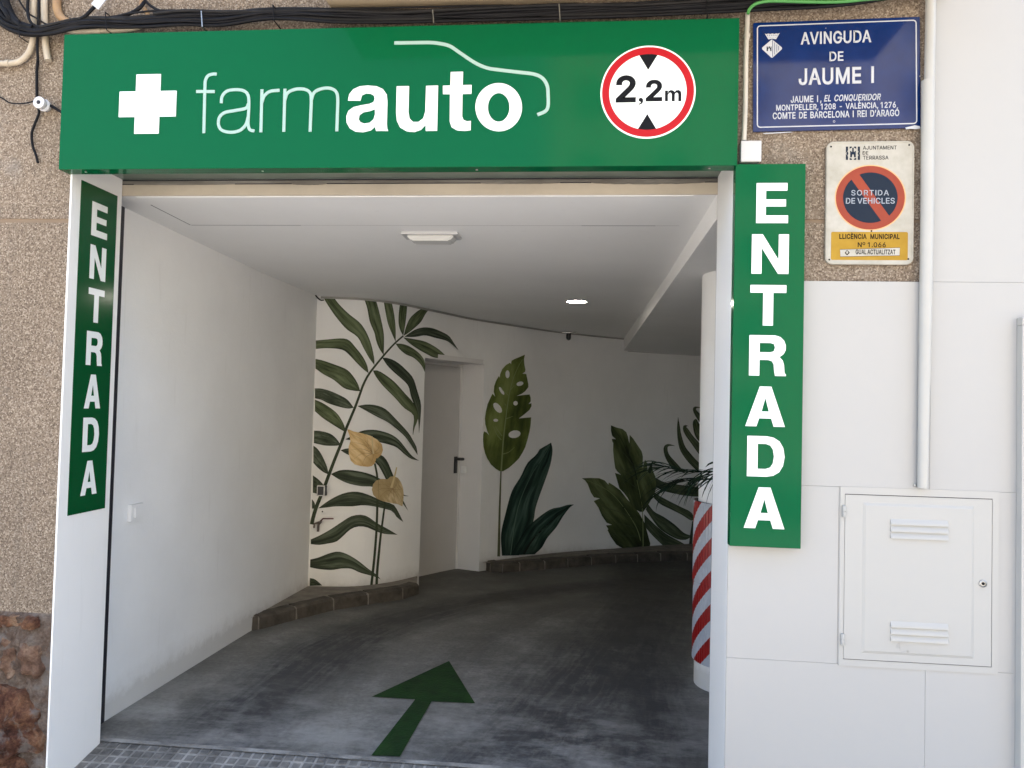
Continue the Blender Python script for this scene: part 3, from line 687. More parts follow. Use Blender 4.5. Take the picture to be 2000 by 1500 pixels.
ML_p2 = leafmat('painted_palm_olive', (.026, .038, .019), (.072, .094, .05), (.14, .17, .10), 9, .6)
ML_st = mat('painted_stem', (.030, .042, .024), .75, .25, col2=(.05, .065, .035), vscale=20)
ML_vein = mat('painted_vein', (.24, .29, .13), .75, .25)
ML_vein2 = mat('painted_vein_teal', (.12, .19, .145), .75, .25)
ML_stalk = mat('painted_stalk_olive', (.13, .14, .075), .75, .25, col2=(.07, .08, .04), vscale=14)
ML_fl = leafmat('painted_cream_petal', (.48, .31, .13), (.68, .48, .235), (.80, .62, .36), 34, .3)
ML_fl2 = leafmat('painted_tan_petal', (.38, .28, .135), (.54, .42, .235), (.68, .55, .35), 34, .3)
ML_sp = mat('painted_spadix', (.62, .50, .28), .75, .25)
ML_curl = mat('painted_dark_curl', (.010, .014, .008), .75, .25)
layer = [0]
def conv(pts, zoom):
    ox, oy, sc = zoom; return [(ox + x / sc, oy + y / sc) for x, y in pts]
ZB, ZC, ZD, ZE = (600, 560, 5.0), (600, 820, 4.4133), (920, 680, 3.5714), (1120, 780, 4.8385)
def next_off(): layer[0] += 1; return .0025 + .00009 * layer[0]
def ribbon(A, B, zoom, mt, name='painted_leaf', n=22, mcr=6):
    """a leaf between its two traced edges, laid on the curved wall"""
    A = resample(conv(A, zoom), n); B = resample(conv(B, zoom), n); off = next_off()
    me = bpy.data.meshes.new(name); V = []; UV = []
    for i in range(n):
        for j in range(mcr + 1):
            u = j / mcr; px = A[i][0] * (1 - u) + B[i][0] * u; py = A[i][1] * (1 - u) + B[i][1] * u
            s, z = to_wall(px, py); V.append(w3(s, z, off)); UV.append((i / (n - 1), u * 2 - 1))
    F = [(i * (mcr + 1) + j, i * (mcr + 1) + j + 1, (i + 1) * (mcr + 1) + j + 1, (i + 1) * (mcr + 1) + j) for i in range(n - 1) for j in range(mcr)]
    me.from_pydata(V, [], F); uvl = me.uv_layers.new(name='UVMap')
    for p in me.polygons:
        for li, vi in zip(p.loop_indices, p.vertices): uvl.data[li].uv = UV[vi]
    return link(name, me, mw, mt)
def blob(outline, zoom, mt, name='painted_leaf', axis=None, smooth=False, holes=()):
    """a leaf from a closed outline (with notches and holes), cut to follow the wall's bend"""
    off = next_off(); o = conv(outline, zoom)
    if smooth: o = resample(o + [o[0]], len(o) * 4)[:-1]
    loops = [[Vector((*to_wall(*p), 0)) for p in o]] + [[Vector((*to_wall(*p), 0)) for p in conv(h, zoom)] for h in holes]
    flat = [v for lp in loops for v in lp]; tris = tessellate_polygon(loops)
    bm = bmesh.new(); vs = [bm.verts.new(v) for v in flat]
    for t in tris:
        try: bm.faces.new([vs[k] for k in t])
        except ValueError: pass
    s0 = min(v.x for v in flat); s1 = max(v.x for v in flat); k = s0 + .05
    while k < s1:
        bmesh.ops.bisect_plane(bm, geom=list(bm.verts) + list(bm.edges) + list(bm.faces), plane_co=(k, 0, 0), plane_no=(1, 0, 0)); k += .05
    a0, a1 = [Vector(to_wall(*p)) for p in conv(axis, zoom)] if axis else (Vector((s0, 0)), Vector((s0, 1)))
    d = (a1 - a0); L = d.length; d.normalize(); wmax = max(abs((Vector((v.x, v.y)) - a0).cross(d)) for v in flat) or 1
    uvl = bm.loops.layers.uv.new('UVMap')
    for f in bm.faces:
        for lp in f.loops:
            q = Vector((lp.vert.co.x, lp.vert.co.y)) - a0; u, x = q.dot(d) / L, q.cross(d) / wmax
            lp[uvl].uv = (u + abs(x) * .35 * 0, x * .8 * (1 if True else 0)) if True else (0, 0)
    for v in bm.verts:
        v.co = w3(v.co.x, v.co.y, off)
    me = bpy.data.meshes.new(name); bm.to_mesh(me); bm.free(); return link(name, me, mw, mt)
def stroke(pts, zoom, w0, w1, mt, name='painted_stem', n=20):
    P = resample(pts, n); A = []; B = []
    for i, p in enumerate(P):
        a, b = P[max(0, i - 1)], P[min(n - 1, i + 1)]; d = Vector((b[0] - a[0], b[1] - a[1])).normalized(); w = (w0 + (w1 - w0) * i / (n - 1)) / 2
        A.append((p[0] - d.y * w, p[1] + d.x * w)); B.append((p[0] + d.y * w, p[1] - d.x * w))
    return ribbon(A, B, zoom, mt, name, n, 1)
rib = lambda base, A, B, zoom, mt: ribbon(([base] if base else []) + A, ([base] if base else []) + B, zoom, mt)
# large palm on the left
rib((655, 765), [(650, 680), (610, 520), (530, 370), (400, 260), (310, 170), (262, 107)], [(600, 690), (545, 590), (490, 490), (380, 410), (270, 280), (190, 160), (160, 107)], ZB, ML_pa)
rib((598, 845), [(585, 770), (540, 680), (470, 590), (405, 520), (330, 505), (200, 515), (85, 525)], [(540, 800), (470, 730), (410, 665), (340, 615), (200, 600), (85, 608)], ZB, ML_pa)
rib((518, 1020), [(490, 940), (430, 850), (370, 800), (240, 750), (150, 720), (82, 705)], [(450, 1015), (360, 990), (260, 910), (160, 855), (82, 800)], ZB, ML_pa)
rib((455, 1182), [(400, 1110), (340, 1070), (230, 1020), (140, 995), (76, 993)], [(400, 1190), (320, 1175), (210, 1140), (140, 1105), (76, 1090)], ZB, ML_pb)
rib((375, 1420), [(360, 1350), (310, 1260), (250, 1200), (150, 1135), (76, 1103)], [(320, 1390), (240, 1340), (150, 1280), (76, 1215)], ZB, ML_pa)
rib((745, 668), [(748, 560), (745, 450), (715, 300), (690, 200), (668, 125)], [(700, 600), (670, 520), (655, 450), (610, 340), (585, 210), (555, 118)], ZB, ML_pa)
rib((862, 540), [(862, 430), (855, 330), (840, 230), (822, 150)], [(835, 480), (790, 370), (765, 260), (745, 142)], ZB, ML_pa)
rib((935, 480), [(950, 400), (965, 290), (975, 178)], [(905, 420), (890, 350), (893, 250), (903, 170)], ZB, ML_pa)
rib((940, 480), [(960, 400), (1000, 310), (1060, 250), (1125, 208)], [(1000, 440), (1060, 390), (1110, 340), (1150, 270), (1190, 215)], ZB, ML_pa)
rib((945, 490), [(1000, 450), (1060, 415), (1140, 397), (1220, 405), (1300, 435), (1380, 480), (1430, 550), (1475, 620)], [(1050, 490), (1150, 475), (1250, 500), (1350, 525), (1400, 555), (1440, 590), (1475, 620)], ZB, ML_pb)
rib((935, 495), [(1030, 510), (1130, 530), (1200, 560), (1280, 610), (1340, 665), (1367, 705)], [(1000, 555), (1080, 610), (1150, 650), (1230, 690), (1300, 698), (1367, 705)], ZB, ML_pa)
rib((860, 555), [(930, 560), (1000, 585), (1080, 640), (1130, 700), (1152, 765)], [(900, 610), (960, 660), (1030, 690), (1080, 730), (1120, 780), (1146, 835)], ZB, ML_pa)
rib((730, 693), [(800, 700), (880, 740), (950, 800), (1030, 890), (1070, 1010), (1105, 1130), (1108, 1220), (1090, 1430)], [(780, 770), (850, 840), (920, 900), (985, 970), (1010, 1070), (1050, 1180), (1080, 1300), (1088, 1425)], ZB, ML_pb)
rib((640, 818), [(690, 820), (760, 860), (850, 930), (950, 1040), (1030, 1130), (1075, 1210), (1078, 1290), (1045, 1380), (1032, 1445)], [(670, 880), (740, 970), (850, 1080), (940, 1180), (1025, 1240), (1040, 1300), (1030, 1380), (1028, 1445)], ZB, ML_pa)
Z0 = (0, 0, 1)
rib((698, 793), [(716, 790), (736, 792), (754, 800), (774, 820), (796, 844), (805, 858.5), (813, 874), (815, 889)], [(714, 802), (736, 814), (756, 824), (772, 836), (788, 850), (796, 860), (806, 875), (815, 889)], Z0, ML_pb)
rib((330, 168), [(400, 130), (470, 95), (560, 85), (650, 100), (730, 130), (790, 175), (850, 250), (900, 310), (962, 352)], [(400, 178), (500, 185), (600, 190), (700, 212), (770, 238), (830, 290), (890, 335), (962, 352)], ZC, ML_pb)
rib((290, 215), [(250, 160), (200, 120), (120, 97), (60, 93)], [(250, 223), (160, 222), (100, 210), (58, 200)], ZC, ML_pb)
rib((187, 472), [(170, 400), (130, 310), (90, 250), (54, 222)], [(140, 450), (90, 410), (54, 370)], ZC, ML_pb)
rib((288, 262), [(350, 245), (450, 250), (550, 270), (640, 305), (690, 360), (740, 480), (790, 580), (820, 640), (875, 657)], [(340, 295), (430, 330), (520, 340), (600, 380), (660, 480), (700, 560), (760, 620), (830, 655), (875, 657)], ZC, ML_pb)
rib((205, 467), [(280, 435), (370, 432), (480, 450), (560, 475), (620, 505), (720, 560), (800, 650), (868, 785)], [(270, 510), (360, 550), (470, 572), (550, 575), (640, 600), (740, 650), (810, 710), (868, 785)], ZC, ML_pb)
rib((152, 570), [(100, 515), (50, 478)], [(110, 635), (50, 628)], ZC, ML_pb)
rib((78, 757), [(62, 710), (42, 683)], [(60, 765), (42, 764)], ZC, ML_pb)
rib((95, 762), [(180, 700), (270, 650), (360, 622), (450, 622), (550, 655), (650, 700), (740, 730), (780, 790), (825, 880)], [(170, 755), (250, 745), (390, 745), (480, 735), (570, 745), (680, 770), (735, 790), (770, 840), (825, 880)], ZC, ML_pb)
ribbon([(32, 1030), (110, 995), (200, 945), (290, 885), (380, 830), (470, 818), (530, 840), (600, 890), (700, 945), (775, 990)], [(32, 1070), (100, 1077), (180, 1065), (250, 1050), (300, 1010), (370, 945), (430, 920), (500, 922), (570, 950), (650, 980), (775, 990)], ZC, ML_pb)
ribbon([(27, 1203), (100, 1185), (190, 1150), (270, 1135), (350, 1160), (440, 1215), (520, 1280), (590, 1330), (632, 1375)], [(25, 1270), (100, 1285), (210, 1293), (300, 1280), (380, 1283), (450, 1315), (540, 1340), (590, 1355), (632, 1375)], ZC, ML_pb)
ribbon([(24, 1363), (70, 1375), (130, 1425)], [(22, 1430), (60, 1428), (130, 1427)], ZC, ML_pb)
stroke([(787, 656), (772, 669), (756, 686), (740, 705), (728, 720), (718, 734), (709, 752), (702, 772), (694, 794), (684, 818), (675, 840), (668, 862), (654, 897), (643, 926), (632, 956), (620, 985), (612.5, 1008), (609, 1024)], Z0, 3.0, 7.4, ML_st, n=40)
stroke([(580, 375), (600, 480), (605, 600), (601, 750), (597, 900), (588, 1050), (572, 1230), (550, 1432)], ZC, 17, 22, ML_st, n=24)
stroke([(668, 715), (650, 850), (630, 1000), (615, 1150), (601, 1300), (595, 1428)], ZC, 15, 23, ML_st, n=24)
fl1 = blob([(345, 82), (362, 84), (400, 100), (470, 115), (540, 135), (600, 170), (640, 210), (650, 260), (636, 300), (602, 332), (592, 330), (590, 345), (578, 375), (555, 398), (520, 404), (460, 398), (410, 385), (375, 350), (358, 290), (358, 230), (372, 185), (366, 140)], ZC, ML_fl, 'painted_flower', [(575, 300), (350, 90)])
fl2 = blob([(690, 512), (712, 490), (745, 485), (778, 500), (804, 535), (822, 585), (828, 640), (824, 700), (817, 746), (780, 727), (720, 716), (650, 702), (600, 680), (567, 645), (555, 600), (565, 555), (592, 522), (640, 508), (672, 510)], ZC, ML_fl2, 'painted_flower', [(722, 590), (816, 740)])
def petal_lines(c, ends, zoom):
    for e_, bend in ends:
        mx, my = (c[0] + e_[0]) / 2 + bend[0], (c[1] + e_[1]) / 2 + bend[1]
        stroke([c, (mx, my), e_], zoom, 4, 1, ML_vein3, 'painted_vein', 8)
ML_vein3 = mat('painted_petal_line', (.30, .20, .10), .75, .25)
petal_lines((565, 290), [((375, 120), (40, -10)), ((385, 190), (20, -20)), ((378, 260), (0, -25)), ((400, 340), (-10, -25)), ((470, 385), (-10, -20)), ((540, 385), (12, -8)), ((520, 150), (-20, 0)), ((610, 200), (25, 0)), ((635, 260), (10, 10))], ZC)
petal_lines((735, 595), [((580, 560), (0, -22)), ((575, 620), (0, -18)), ((620, 670), (-10, -12)), ((690, 700), (-12, -5)), ((760, 712), (-5, 5)), ((810, 730), (5, 0)), ((705, 505), (-8, 0)), ((770, 510), (12, 5)), ((812, 590), (5, 10))], ZC)
stroke([(555, 140), (560, 220), (568, 292)], ZC, 9, 15, ML_sp, 'painted_spadix', 10)
stroke([(767, 408), (745, 500), (720, 586)], ZC, 9, 20, ML_sp, 'painted_spadix', 10)
# split leaf
ell = lambda cx, cy, rx, ry, a=0, n=12: [(cx + rx * math.cos(t) * math.cos(R(a)) - ry * math.sin(t) * math.sin(R(a)), cy + rx * math.cos(t) * math.sin(R(a)) + ry * math.sin(t) * math.cos(R(a))) for t in [2 * math.pi * k / n for k in range(n)]]
blob([(373, 45), (366, 75), (368, 110), (376, 150), (373, 165), (355, 178), (382, 180), (388, 210), (396, 250), (396, 272), (375, 300), (350, 318), (315, 333), (370, 326), (405, 323), (412, 345), (413, 370), (398, 390), (418, 384), (418, 405), (405, 430), (370, 460), (330, 490), (375, 486), (416, 482), (413, 530), (405, 580), (390, 640), (375, 690), (355, 730), (330, 770), (300, 800), (260, 835), (220, 858), (195, 857), (170, 842), (135, 810), (110, 770), (95, 735), (84, 690), (80, 640), (82, 600), (88, 580), (105, 588), (122, 606), (108, 575), (96, 530), (93, 490), (100, 440), (112, 390), (130, 350), (146, 318), (165, 338), (155, 305), (158, 265), (170, 230), (190, 195), (197, 205), (200, 180), (215, 145), (240, 118), (268, 102), (276, 112), (279, 88), (300, 76), (335, 62)],
     ZD, ML_mo, axis=[(207, 855), (350, 60)], holes=[ell(251, 182, 15, 28), ell(338, 248, 25, 15, -15), ell(210, 298, 11, 32, -32), ell(307, 384, 16, 16), ell(182, 416, 22, 42, -38), ell(169, 503, 17, 11), ell(300, 600, 43, 27, -10)])
stroke([(207, 855), (222, 640), (240, 480), (262, 330), (290, 215), (325, 130), (355, 80)], ZD, 11, 3, ML_vein, 'painted_vein', 16)
for P in ([(208, 640), (175, 600), (150, 540)], [(212, 612), (185, 575), (165, 545)], [(218, 738), (260, 725), (300, 690)], [(240, 492), (270, 482), (290, 474)], [(258, 330), (225, 300), (205, 280)], [(240, 400), (228, 385)], [(272, 290), (300, 260)]): stroke(P, ZD, 6, 2, ML_vein, 'painted_vein', 8)
stroke([(205, 858), (200, 1000), (194, 1200), (189, 1452)], ZD, 9, 19, ML_stalk, n=16)
ribbon([(212, 1447), (205, 1300), (235, 1160), (280, 1000), (340, 900), (390, 800), (450, 745), (475, 705), (520, 680), (555, 658)], [(330, 1445), (390, 1300), (430, 1210), (445, 1120), (470, 1040), (510, 930), (535, 860), (555, 790), (565, 710), (555, 658)], ZD, ML_te, n=30, mcr=8)
stroke([(272, 1440), (300, 1230), (340, 1060), (420, 880), (500, 760), (548, 672)], ZD, 6, 2, ML_vein2, 'painted_vein', 16)
ribbon([(272, 1445), (330, 1340), (380, 1260), (430, 1210), (500, 1155), (560, 1120), (620, 1108), (670, 1092), (713, 1090)], [(440, 1437), (490, 1390), (530, 1320), (590, 1250), (640, 1170), (685, 1112), (713, 1092)], ZD, ML_te, n=26, mcr=8)
stroke([(362, 1438), (430, 1330), (520, 1240), (610, 1160), (680, 1098)], ZD, 14, 3, ML_curl, 'painted_vein', 14)
# olive leaves at the right
ribbon([(755, 870), (800, 905), (900, 960), (1020, 1020), (1100, 1060), (1142, 1115)], [(755, 930), (820, 990), (920, 1040), (1020, 1090), (1100, 1140), (1135, 1142)], ZE, ML_p2)
ribbon([(700, 985), (760, 1060), (850, 1110), (950, 1180), (1040, 1260), (1105, 1285)], [(680, 1040), (740, 1130), (800, 1210), (880, 1270), (980, 1320), (1060, 1325), (1105, 1300)], ZE, ML_p2)
ribbon([(665, 1085), (720, 1140), (800, 1213), (880, 1275), (980, 1330), (1050, 1370), (1082, 1404)], [(670, 1200), (730, 1270), (800, 1340), (880, 1405), (980, 1410), (1082, 1410)], ZE, ML_p2)
ribbon([(765, 735), (850, 780), (950, 800), (1100, 820), (1300, 850)], [(775, 825), (850, 865), (950, 890), (1080, 912), (1300, 925)], ZE, ML_p2)
ribbon([(1060, 700), (960, 590), (900, 520), (885, 460), (900, 440), (960, 440)], [(930, 660), (870, 560), (848, 480), (860, 435), (900, 422), (960, 440)], ZE, ML_p2)
ribbon([(1290, 690), (1185, 600), (1110, 520), (1050, 440), (1015, 330), (1000, 240), (985, 163)], [(1260, 760), (1170, 680), (1080, 590), (1010, 490), (985, 400), (975, 280), (985, 163)], ZE, ML_p2)
ribbon([(1290, 520), (1185, 410), (1130, 350), (1080, 280), (1060, 255), (1080, 252), (1105, 263)], [(1280, 620), (1185, 520), (1120, 430), (1050, 330), (1030, 270), (1050, 240), (1105, 263)], ZE, ML_p2)
ribbon([(1260, 330), (1185, 230), (1162, 190), (1155, 183)], [(1250, 480), (1185, 400), (1145, 340), (1125, 250), (1130, 200), (1155, 183)], ZE, ML_pa)
ribbon([(1240, 190), (1185, 130), (1155, 95), (1165, 82), (1192, 82)], [(1240, 270), (1185, 210), (1140, 140), (1125, 90), (1145, 68), (1192, 74)], ZE, ML_p2)
stroke([(1130, 1150), (1112, 1280), (1098, 1410)], ZE, 22, 30, ML_st, n=10)
blob([(75, 745), (150, 742), (240, 745), (290, 765), (326, 805), (330, 785), (380, 815), (440, 860), (500, 940), (560, 1000), (620, 1080), (670, 1170), (700, 1280), (722, 1360), (716, 1402), (455, 1402), (430, 1390), (400, 1370), (350, 1300), (318, 1235), (325, 1225), (303, 1190), (360, 1185), (310, 1165), (265, 1100), (230, 1020), (187, 960), (245, 935), (190, 925), (160, 880), (130, 800), (105, 765)], ZE, ML_ol, axis=[(640, 1390), (100, 760)])
stroke([(645, 1392), (600, 1230), (520, 1090), (440, 980), (370, 900), (270, 830), (110, 758)], ZE, 8, 2, ML_vein, 'painted_vein', 20)
blob([(350, 245), (400, 265), (460, 280), (495, 310), (510, 350), (524, 415), (527, 335), (560, 370), (600, 430), (640, 490), (652, 540), (650, 650), (672, 570), (697, 610), (690, 685), (710, 640), (722, 612), (735, 625), (745, 670), (770, 730), (778, 790), (775, 850), (740, 930), (700, 1000), (655, 1062), (625, 1062), (585, 1040), (545, 1000), (505, 925), (470, 880), (430, 840), (410, 770), (388, 695), (445, 712), (410, 680), (390, 650), (380, 580), (370, 480), (372, 412), (362, 395), (358, 372), (396, 376), (362, 345), (350, 300)], ZE, ML_ol, axis=[(655, 1060), (360, 260)])
stroke([(655, 1395), (650, 1100), (635, 950), (595, 760)], ZE, 9, 5, ML_vein, 'painted_vein', 14)
stroke([(595, 760), (570, 650), (510, 510), (450, 380), (365, 265)], ZE, 9, 2, ML_curl, 'painted_vein', 16)
for P in ([(560, 620), (480, 520), (390, 430)], [(590, 740), (500, 690), (420, 620)], [(610, 850), (540, 800), (450, 740)], [(520, 530), (535, 440), (540, 370)], [(585, 700), (625, 600), (640, 520)], [(640, 900), (700, 780), (735, 660)], [(540, 1110), (420, 1060), (260, 1010)], [(590, 1220), (460, 1180), (330, 1150)], [(470, 1000), (450, 930), (380, 840)], [(610, 1290), (500, 1290), (360, 1270)]): stroke(P, ZE, 5, 2, ML_p2, 'painted_vein', 8)
ribbon([(700, 690), (715, 640), (730, 600), (760, 573)], [(722, 700), (738, 650), (742, 610), (760, 573)], ZE, ML_curl, n=10)

# ------------------------------------------------------------------ KERBS
def kerb(name, label, bottoms, hts, depthv, fill):
    t = thing(name, v3(Vector((bottoms[0].x, bottoms[0].y)), bottoms[0].z), label, 'kerb')
    for i, (a, b) in enumerate(zip(bottoms, bottoms[1:])):
        d = (b - a); d.z = 0; L = d.length; d.normalize(); nin = Vector((-d.y, d.x, 0))
        a_, b_ = a + d * .009, b - d * .009; h = hts + random.uniform(-.004, .004)
        mb = MB(); w_ = .11
        pts = []
        for P in (a_, b_):
            z = fz(P.y); pts.append([Vector((P.x, P.y, z - .05)), Vector((P.x, P.y, z + h - .018)) + nin * .006, Vector((P.x, P.y, z + h)) + nin * .028, Vector((P.x, P.y, z + h)) + nin * w_, Vector((P.x, P.y, z - .05)) + nin * w_])
        bm = mb.bm; A = [bm.verts.new(p) for p in pts[0]]; B = [bm.verts.new(p) for p in pts[1]]
        for k in range(5): bm.faces.new((A[k], A[(k + 1) % 5], B[(k + 1) % 5], B[k]))
        bm.faces.new(A[::-1]); bm.faces.new(B)
        bmesh.ops.subdivide_edges(bm, edges=[e for e in bm.edges if e.calc_length() > .1], cuts=5, use_grid_fill=True)
        for v in bm.verts: v.co += Vector((noise.noise(v.co * 17), noise.noise(v.co * 17 + Vector((9, 0, 0))), noise.noise(v.co * 15 + Vector((0, 9, 0))))) * .005
        mb.build('kerb_stone', M_kerb, t)
    mb = MB(); n = len(bottoms)       # mortar bed that shows in the joints and behind the stones
    bm = mb.bm; up = []; 
    for P in bottoms:
        z = fz(P.y) + hts - .007; up.append((P, z))
    dirs = []
    for i in range(n):
        d = bottoms[min(n - 1, i + 1)] - bottoms[max(0, i - 1)]; d.z = 0; d.normalize(); dirs.append(Vector((-d.y, d.x, 0)))
    fr_ = [bm.verts.new(Vector((P.x, P.y, fz(P.y) - .05)) + dirs[i] * .008) for i, (P, z) in enumerate(up)]
    tp = [bm.verts.new(Vector((P.x, P.y, z - .012)) + dirs[i] * .012) for i, (P, z) in enumerate(up)]
    t2 = [bm.verts.new(Vector((P.x, P.y, z)) + dirs[i] * .03) for i, (P, z) in enumerate(up)]
    bk = [bm.verts.new(fill(i, P)) for i, (P, z) in enumerate(up)]
    for i in range(n - 1):
        for q, r_ in ((fr_, tp), (tp, t2), (t2, bk)): bm.faces.new((q[i], q[i + 1], r_[i + 1], r_[i]))
    mb.build('mortar_bed', M_kmort, t); return t
bl = [onfloor(*p) for p in ((487, 1232), (506, 1230), (580, 1210), (652, 1192), (720, 1181), (788, 1170), (819, 1160))]
def fillL(i, P):
    if i <= 2:
        y = [2.12, 2.6, 3.33][i]; return Vector((XI - .02, y, fz(y) + .095))
    px = [None, None, None, 660, 722, 790, 822][i]; s, _ = to_wall(px, 1140); p = at_s(min(s, sL)) - nrm(s) * .02; return Vector((p.x, p.y, fz(p.y) + .095))
kerb('kerb', 'left kerb of worn dark stones curving from the plain wall to the door', bl, .10, None, fillL)
br = [onfloor(*p) for p in ((941, 1111), (956, 1117), (982, 1119), (1016, 1116), (1065, 1112), (1110, 1108), (1156, 1104), (1203, 1100), (1246, 1098), (1291, 1096), (1343, 1095), (1400, 1094), (1460, 1094), (1520, 1095))]
def fillR(i, P):
    px = [940, 955, 980, 1016, 1065, 1110, 1156, 1203, 1246, 1291, 1343, 1400, 1460, 1520][i]; s, _ = to_wall(px, 1080); p = at_s(s) - nrm(s) * .02; return Vector((p.x, p.y, fz(p.y) + .095))
kerb('kerb', 'long dark stone kerb curving along the foot of the painted wall right of the door', br, .10, None, fillR)

# ------------------------------------------------------------------ ARROW painted on the ramp
AR = [onfloor(*p) for p in ((725, 1477), (781, 1479), (843, 1371), (928, 1375), (877, 1292), (726, 1362), (811, 1367))]
mb = MB(); bm = mb.bm
def arrow():
    P = [Vector((p.x, p.y, 0)) for p in AR]; vs = [bm.verts.new(p) for p in P]
    for t in tessellate_polygon([P]): bm.faces.new([vs[k] for k in t])
    for k in range(5):
        y = .5 + k * .3; bmesh.ops.bisect_plane(bm, geom=list(bm.verts) + list(bm.edges) + list(bm.faces), plane_co=(0, y, 0), plane_no=(0, 1, 0))
    bmesh.ops.bisect_plane(bm, geom=list(bm.verts) + list(bm.edges) + list(bm.faces), plane_co=(0, .378, 0), plane_no=(0, 1, 0), clear_inner=True)
    for v in bm.verts: v.co.z = fz(v.co.y) + .004
arrow(); o = mb.build('painted_arrow', M_paint, origin=False, recalc=False); tag(o, 'dark green arrow painted on the concrete ramp pointing into the garage', 'road marking')
for p in o.data.polygons:
    if p.normal.z < 0: p.flip()

# ------------------------------------------------------------------ COLUMN with striped guard, and the potted palm
col = thing('column', (.925, 1.66, fz(1.66)), 'round white column behind the right jamb standing on a white plinth', 'column')
CC = Vector((.925, 1.66, 0))
mb = MB(); mb.lathe(CC + Vector((0, 0, fz(1.4) + .4)), [(.212, 0), (.212, zso(1.66) - fz(1.4) - .39)], 40); mb.build('shaft', M_wall, col)
mb = MB(); mb.lathe(CC + Vector((0, 0, fz(1.4) - .05)), [(.222, 0), (.222, .45)], 40); mb.build('plinth', M_wall, col)
zt = None
def zpx(P, py):
    lo, hi = -1, 3
    for _ in range(40):
        m_ = (lo + hi) / 2; v = Vector((P.x, P.y, m_)) - CAM
        if 750 - FPX * v.dot(AX_U) / v.dot(AX_F) > py: lo = m_
        else: hi = m_
    return lo
LP = CC + Vector((-.225, -.06, 0))
z_top, z_mid, z_bot = zpx(LP, 979), zpx(LP, 1137), zpx(LP, 1290)
gd = thing('column_guard', (CC.x, CC.y, z_bot), 'red and white diagonally striped guard wrapped round the white column', 'column guard')
def guard(z0, z1, a0, a1, r, cut=0.0):
    """ribbed curved board, faces coloured in diagonal bands"""
    NA = 96; NZ = 60; mb = MB(); bm = mb.bm; G = []
    for i in range(NA + 1):
        a = a0 + (a1 - a0) * i / NA; rr_ = r + (.0022 if (i // 2) % 2 else 0); row = []
        for j in range(NZ + 1):
            z = z0 + (z1 - z0) * j / NZ; row.append(bm.verts.new((CC.x + math.cos(a) * rr_, CC.y + math.sin(a) * rr_, z)))
        G.append(row)
    return mb, G, NA, NZ
def stripes_mat():
    mt = mat('striped_guard_sheet', (.5, .5, .5), .3, .5, coat=.2); n, l, b = nodes_of(mt)
    g_ = n.new('ShaderNodeNewGeometry'); sp = n.new('ShaderNodeSeparateXYZ'); l.new(g_.outputs['Position'], sp.inputs[0])
    def M(op, *a):
        q = n.new('ShaderNodeMath'); q.operation = op
        for i, v in enumerate(a):
            if hasattr(v, 'is_linked'): l.new(v, q.inputs[i])
            else: q.inputs[i].default_value = v
        return q.outputs[0]
    ang = M('ARCTAN2', M('SUBTRACT', sp.outputs['Y'], CC.y), M('SUBTRACT', sp.outputs['X'], CC.x))
    ang = M('MODULO', M('ADD', ang, 2 * math.pi), 2 * math.pi)
    t = M('DIVIDE', M('SUBTRACT', sp.outputs['Z'], M('MULTIPLY', ang, .265)), .192)
    fr_ = M('FRACT', M('ADD', t, 12.93)); st = M('GREATER_THAN', fr_, .5)
    c = mixc(n, l, st, (.42, .45, .50), (.27, .006, .006))
    rb = M('FRACT', M('MULTIPLY', ang, 96 / (1.9) / 4)); 
    d = tex(n, l, world_vec(n, l), 14, 5); c = mixc(n, l, .5, c, ramp(n, l, d.outputs['Fac'], [(.35, .75), (.6, 1.0)]), 'MULTIPLY')
    l.new(c, b.inputs['Base Color']); return mt
M_stripe = stripes_mat()
for z0, z1, r in ((z_mid + .002, z_top, .238), (z_bot, z_mid, .234)):
    mb, G, NA, NZ = guard(z0, z1, R(150), R(270), r)
    for i in range(NA):
        for j in range(NZ): mb.bm.faces.new((G[i][j], G[i + 1][j], G[i + 1][j + 1], G[i][j + 1]))
    mb.build('guard_board', M_stripe, gd)
for z0, z1, r in ((z_mid + .002, z_top, .235), (z_bot, z_mid, .231)):
    mb = MB(); n = 40; P = []
    for i in range(n + 1):
        a = R(150) + R(120) * i / n; P.append((math.cos(a), math.sin(a)))
    poly = [(CC.x + x * r, CC.y + y * r, z0) for x, y in P] + [(CC.x + x * .2235, CC.y + y * .2235, z0) for x, y in P[::-1]]
    mb.prism(poly, (0, 0, z1 - z0)); mb.build('foam_backing', M_foam, gd)
pp = thing('potted_palm', (.98, .80, fz(.8)), 'potted palm behind the right jamb, thin fronds drooping in front of the mural', 'plant')
mb = MB(); mb.lathe((.98, .80, fz(.8)), [(.11, 0), (.15, .34), (.165, .35), (.165, .40), (.15, .40), (.145, .36)], 28); mb.build('pot', M_pot, pp)
mb = MB(); mb.lathe((.98, .80, fz(.8) + .34), [(.14, 0), (.14, .02)], 20); mb.build('soil', M_soil, pp)
mb = MB(); mb.tube([(.98, .80, .33), (.985, .81, .7), (.97, .80, 1.08)], .02, 8, radii=[.03, .024, .016]); mb.build('trunk', M_trunk, pp)
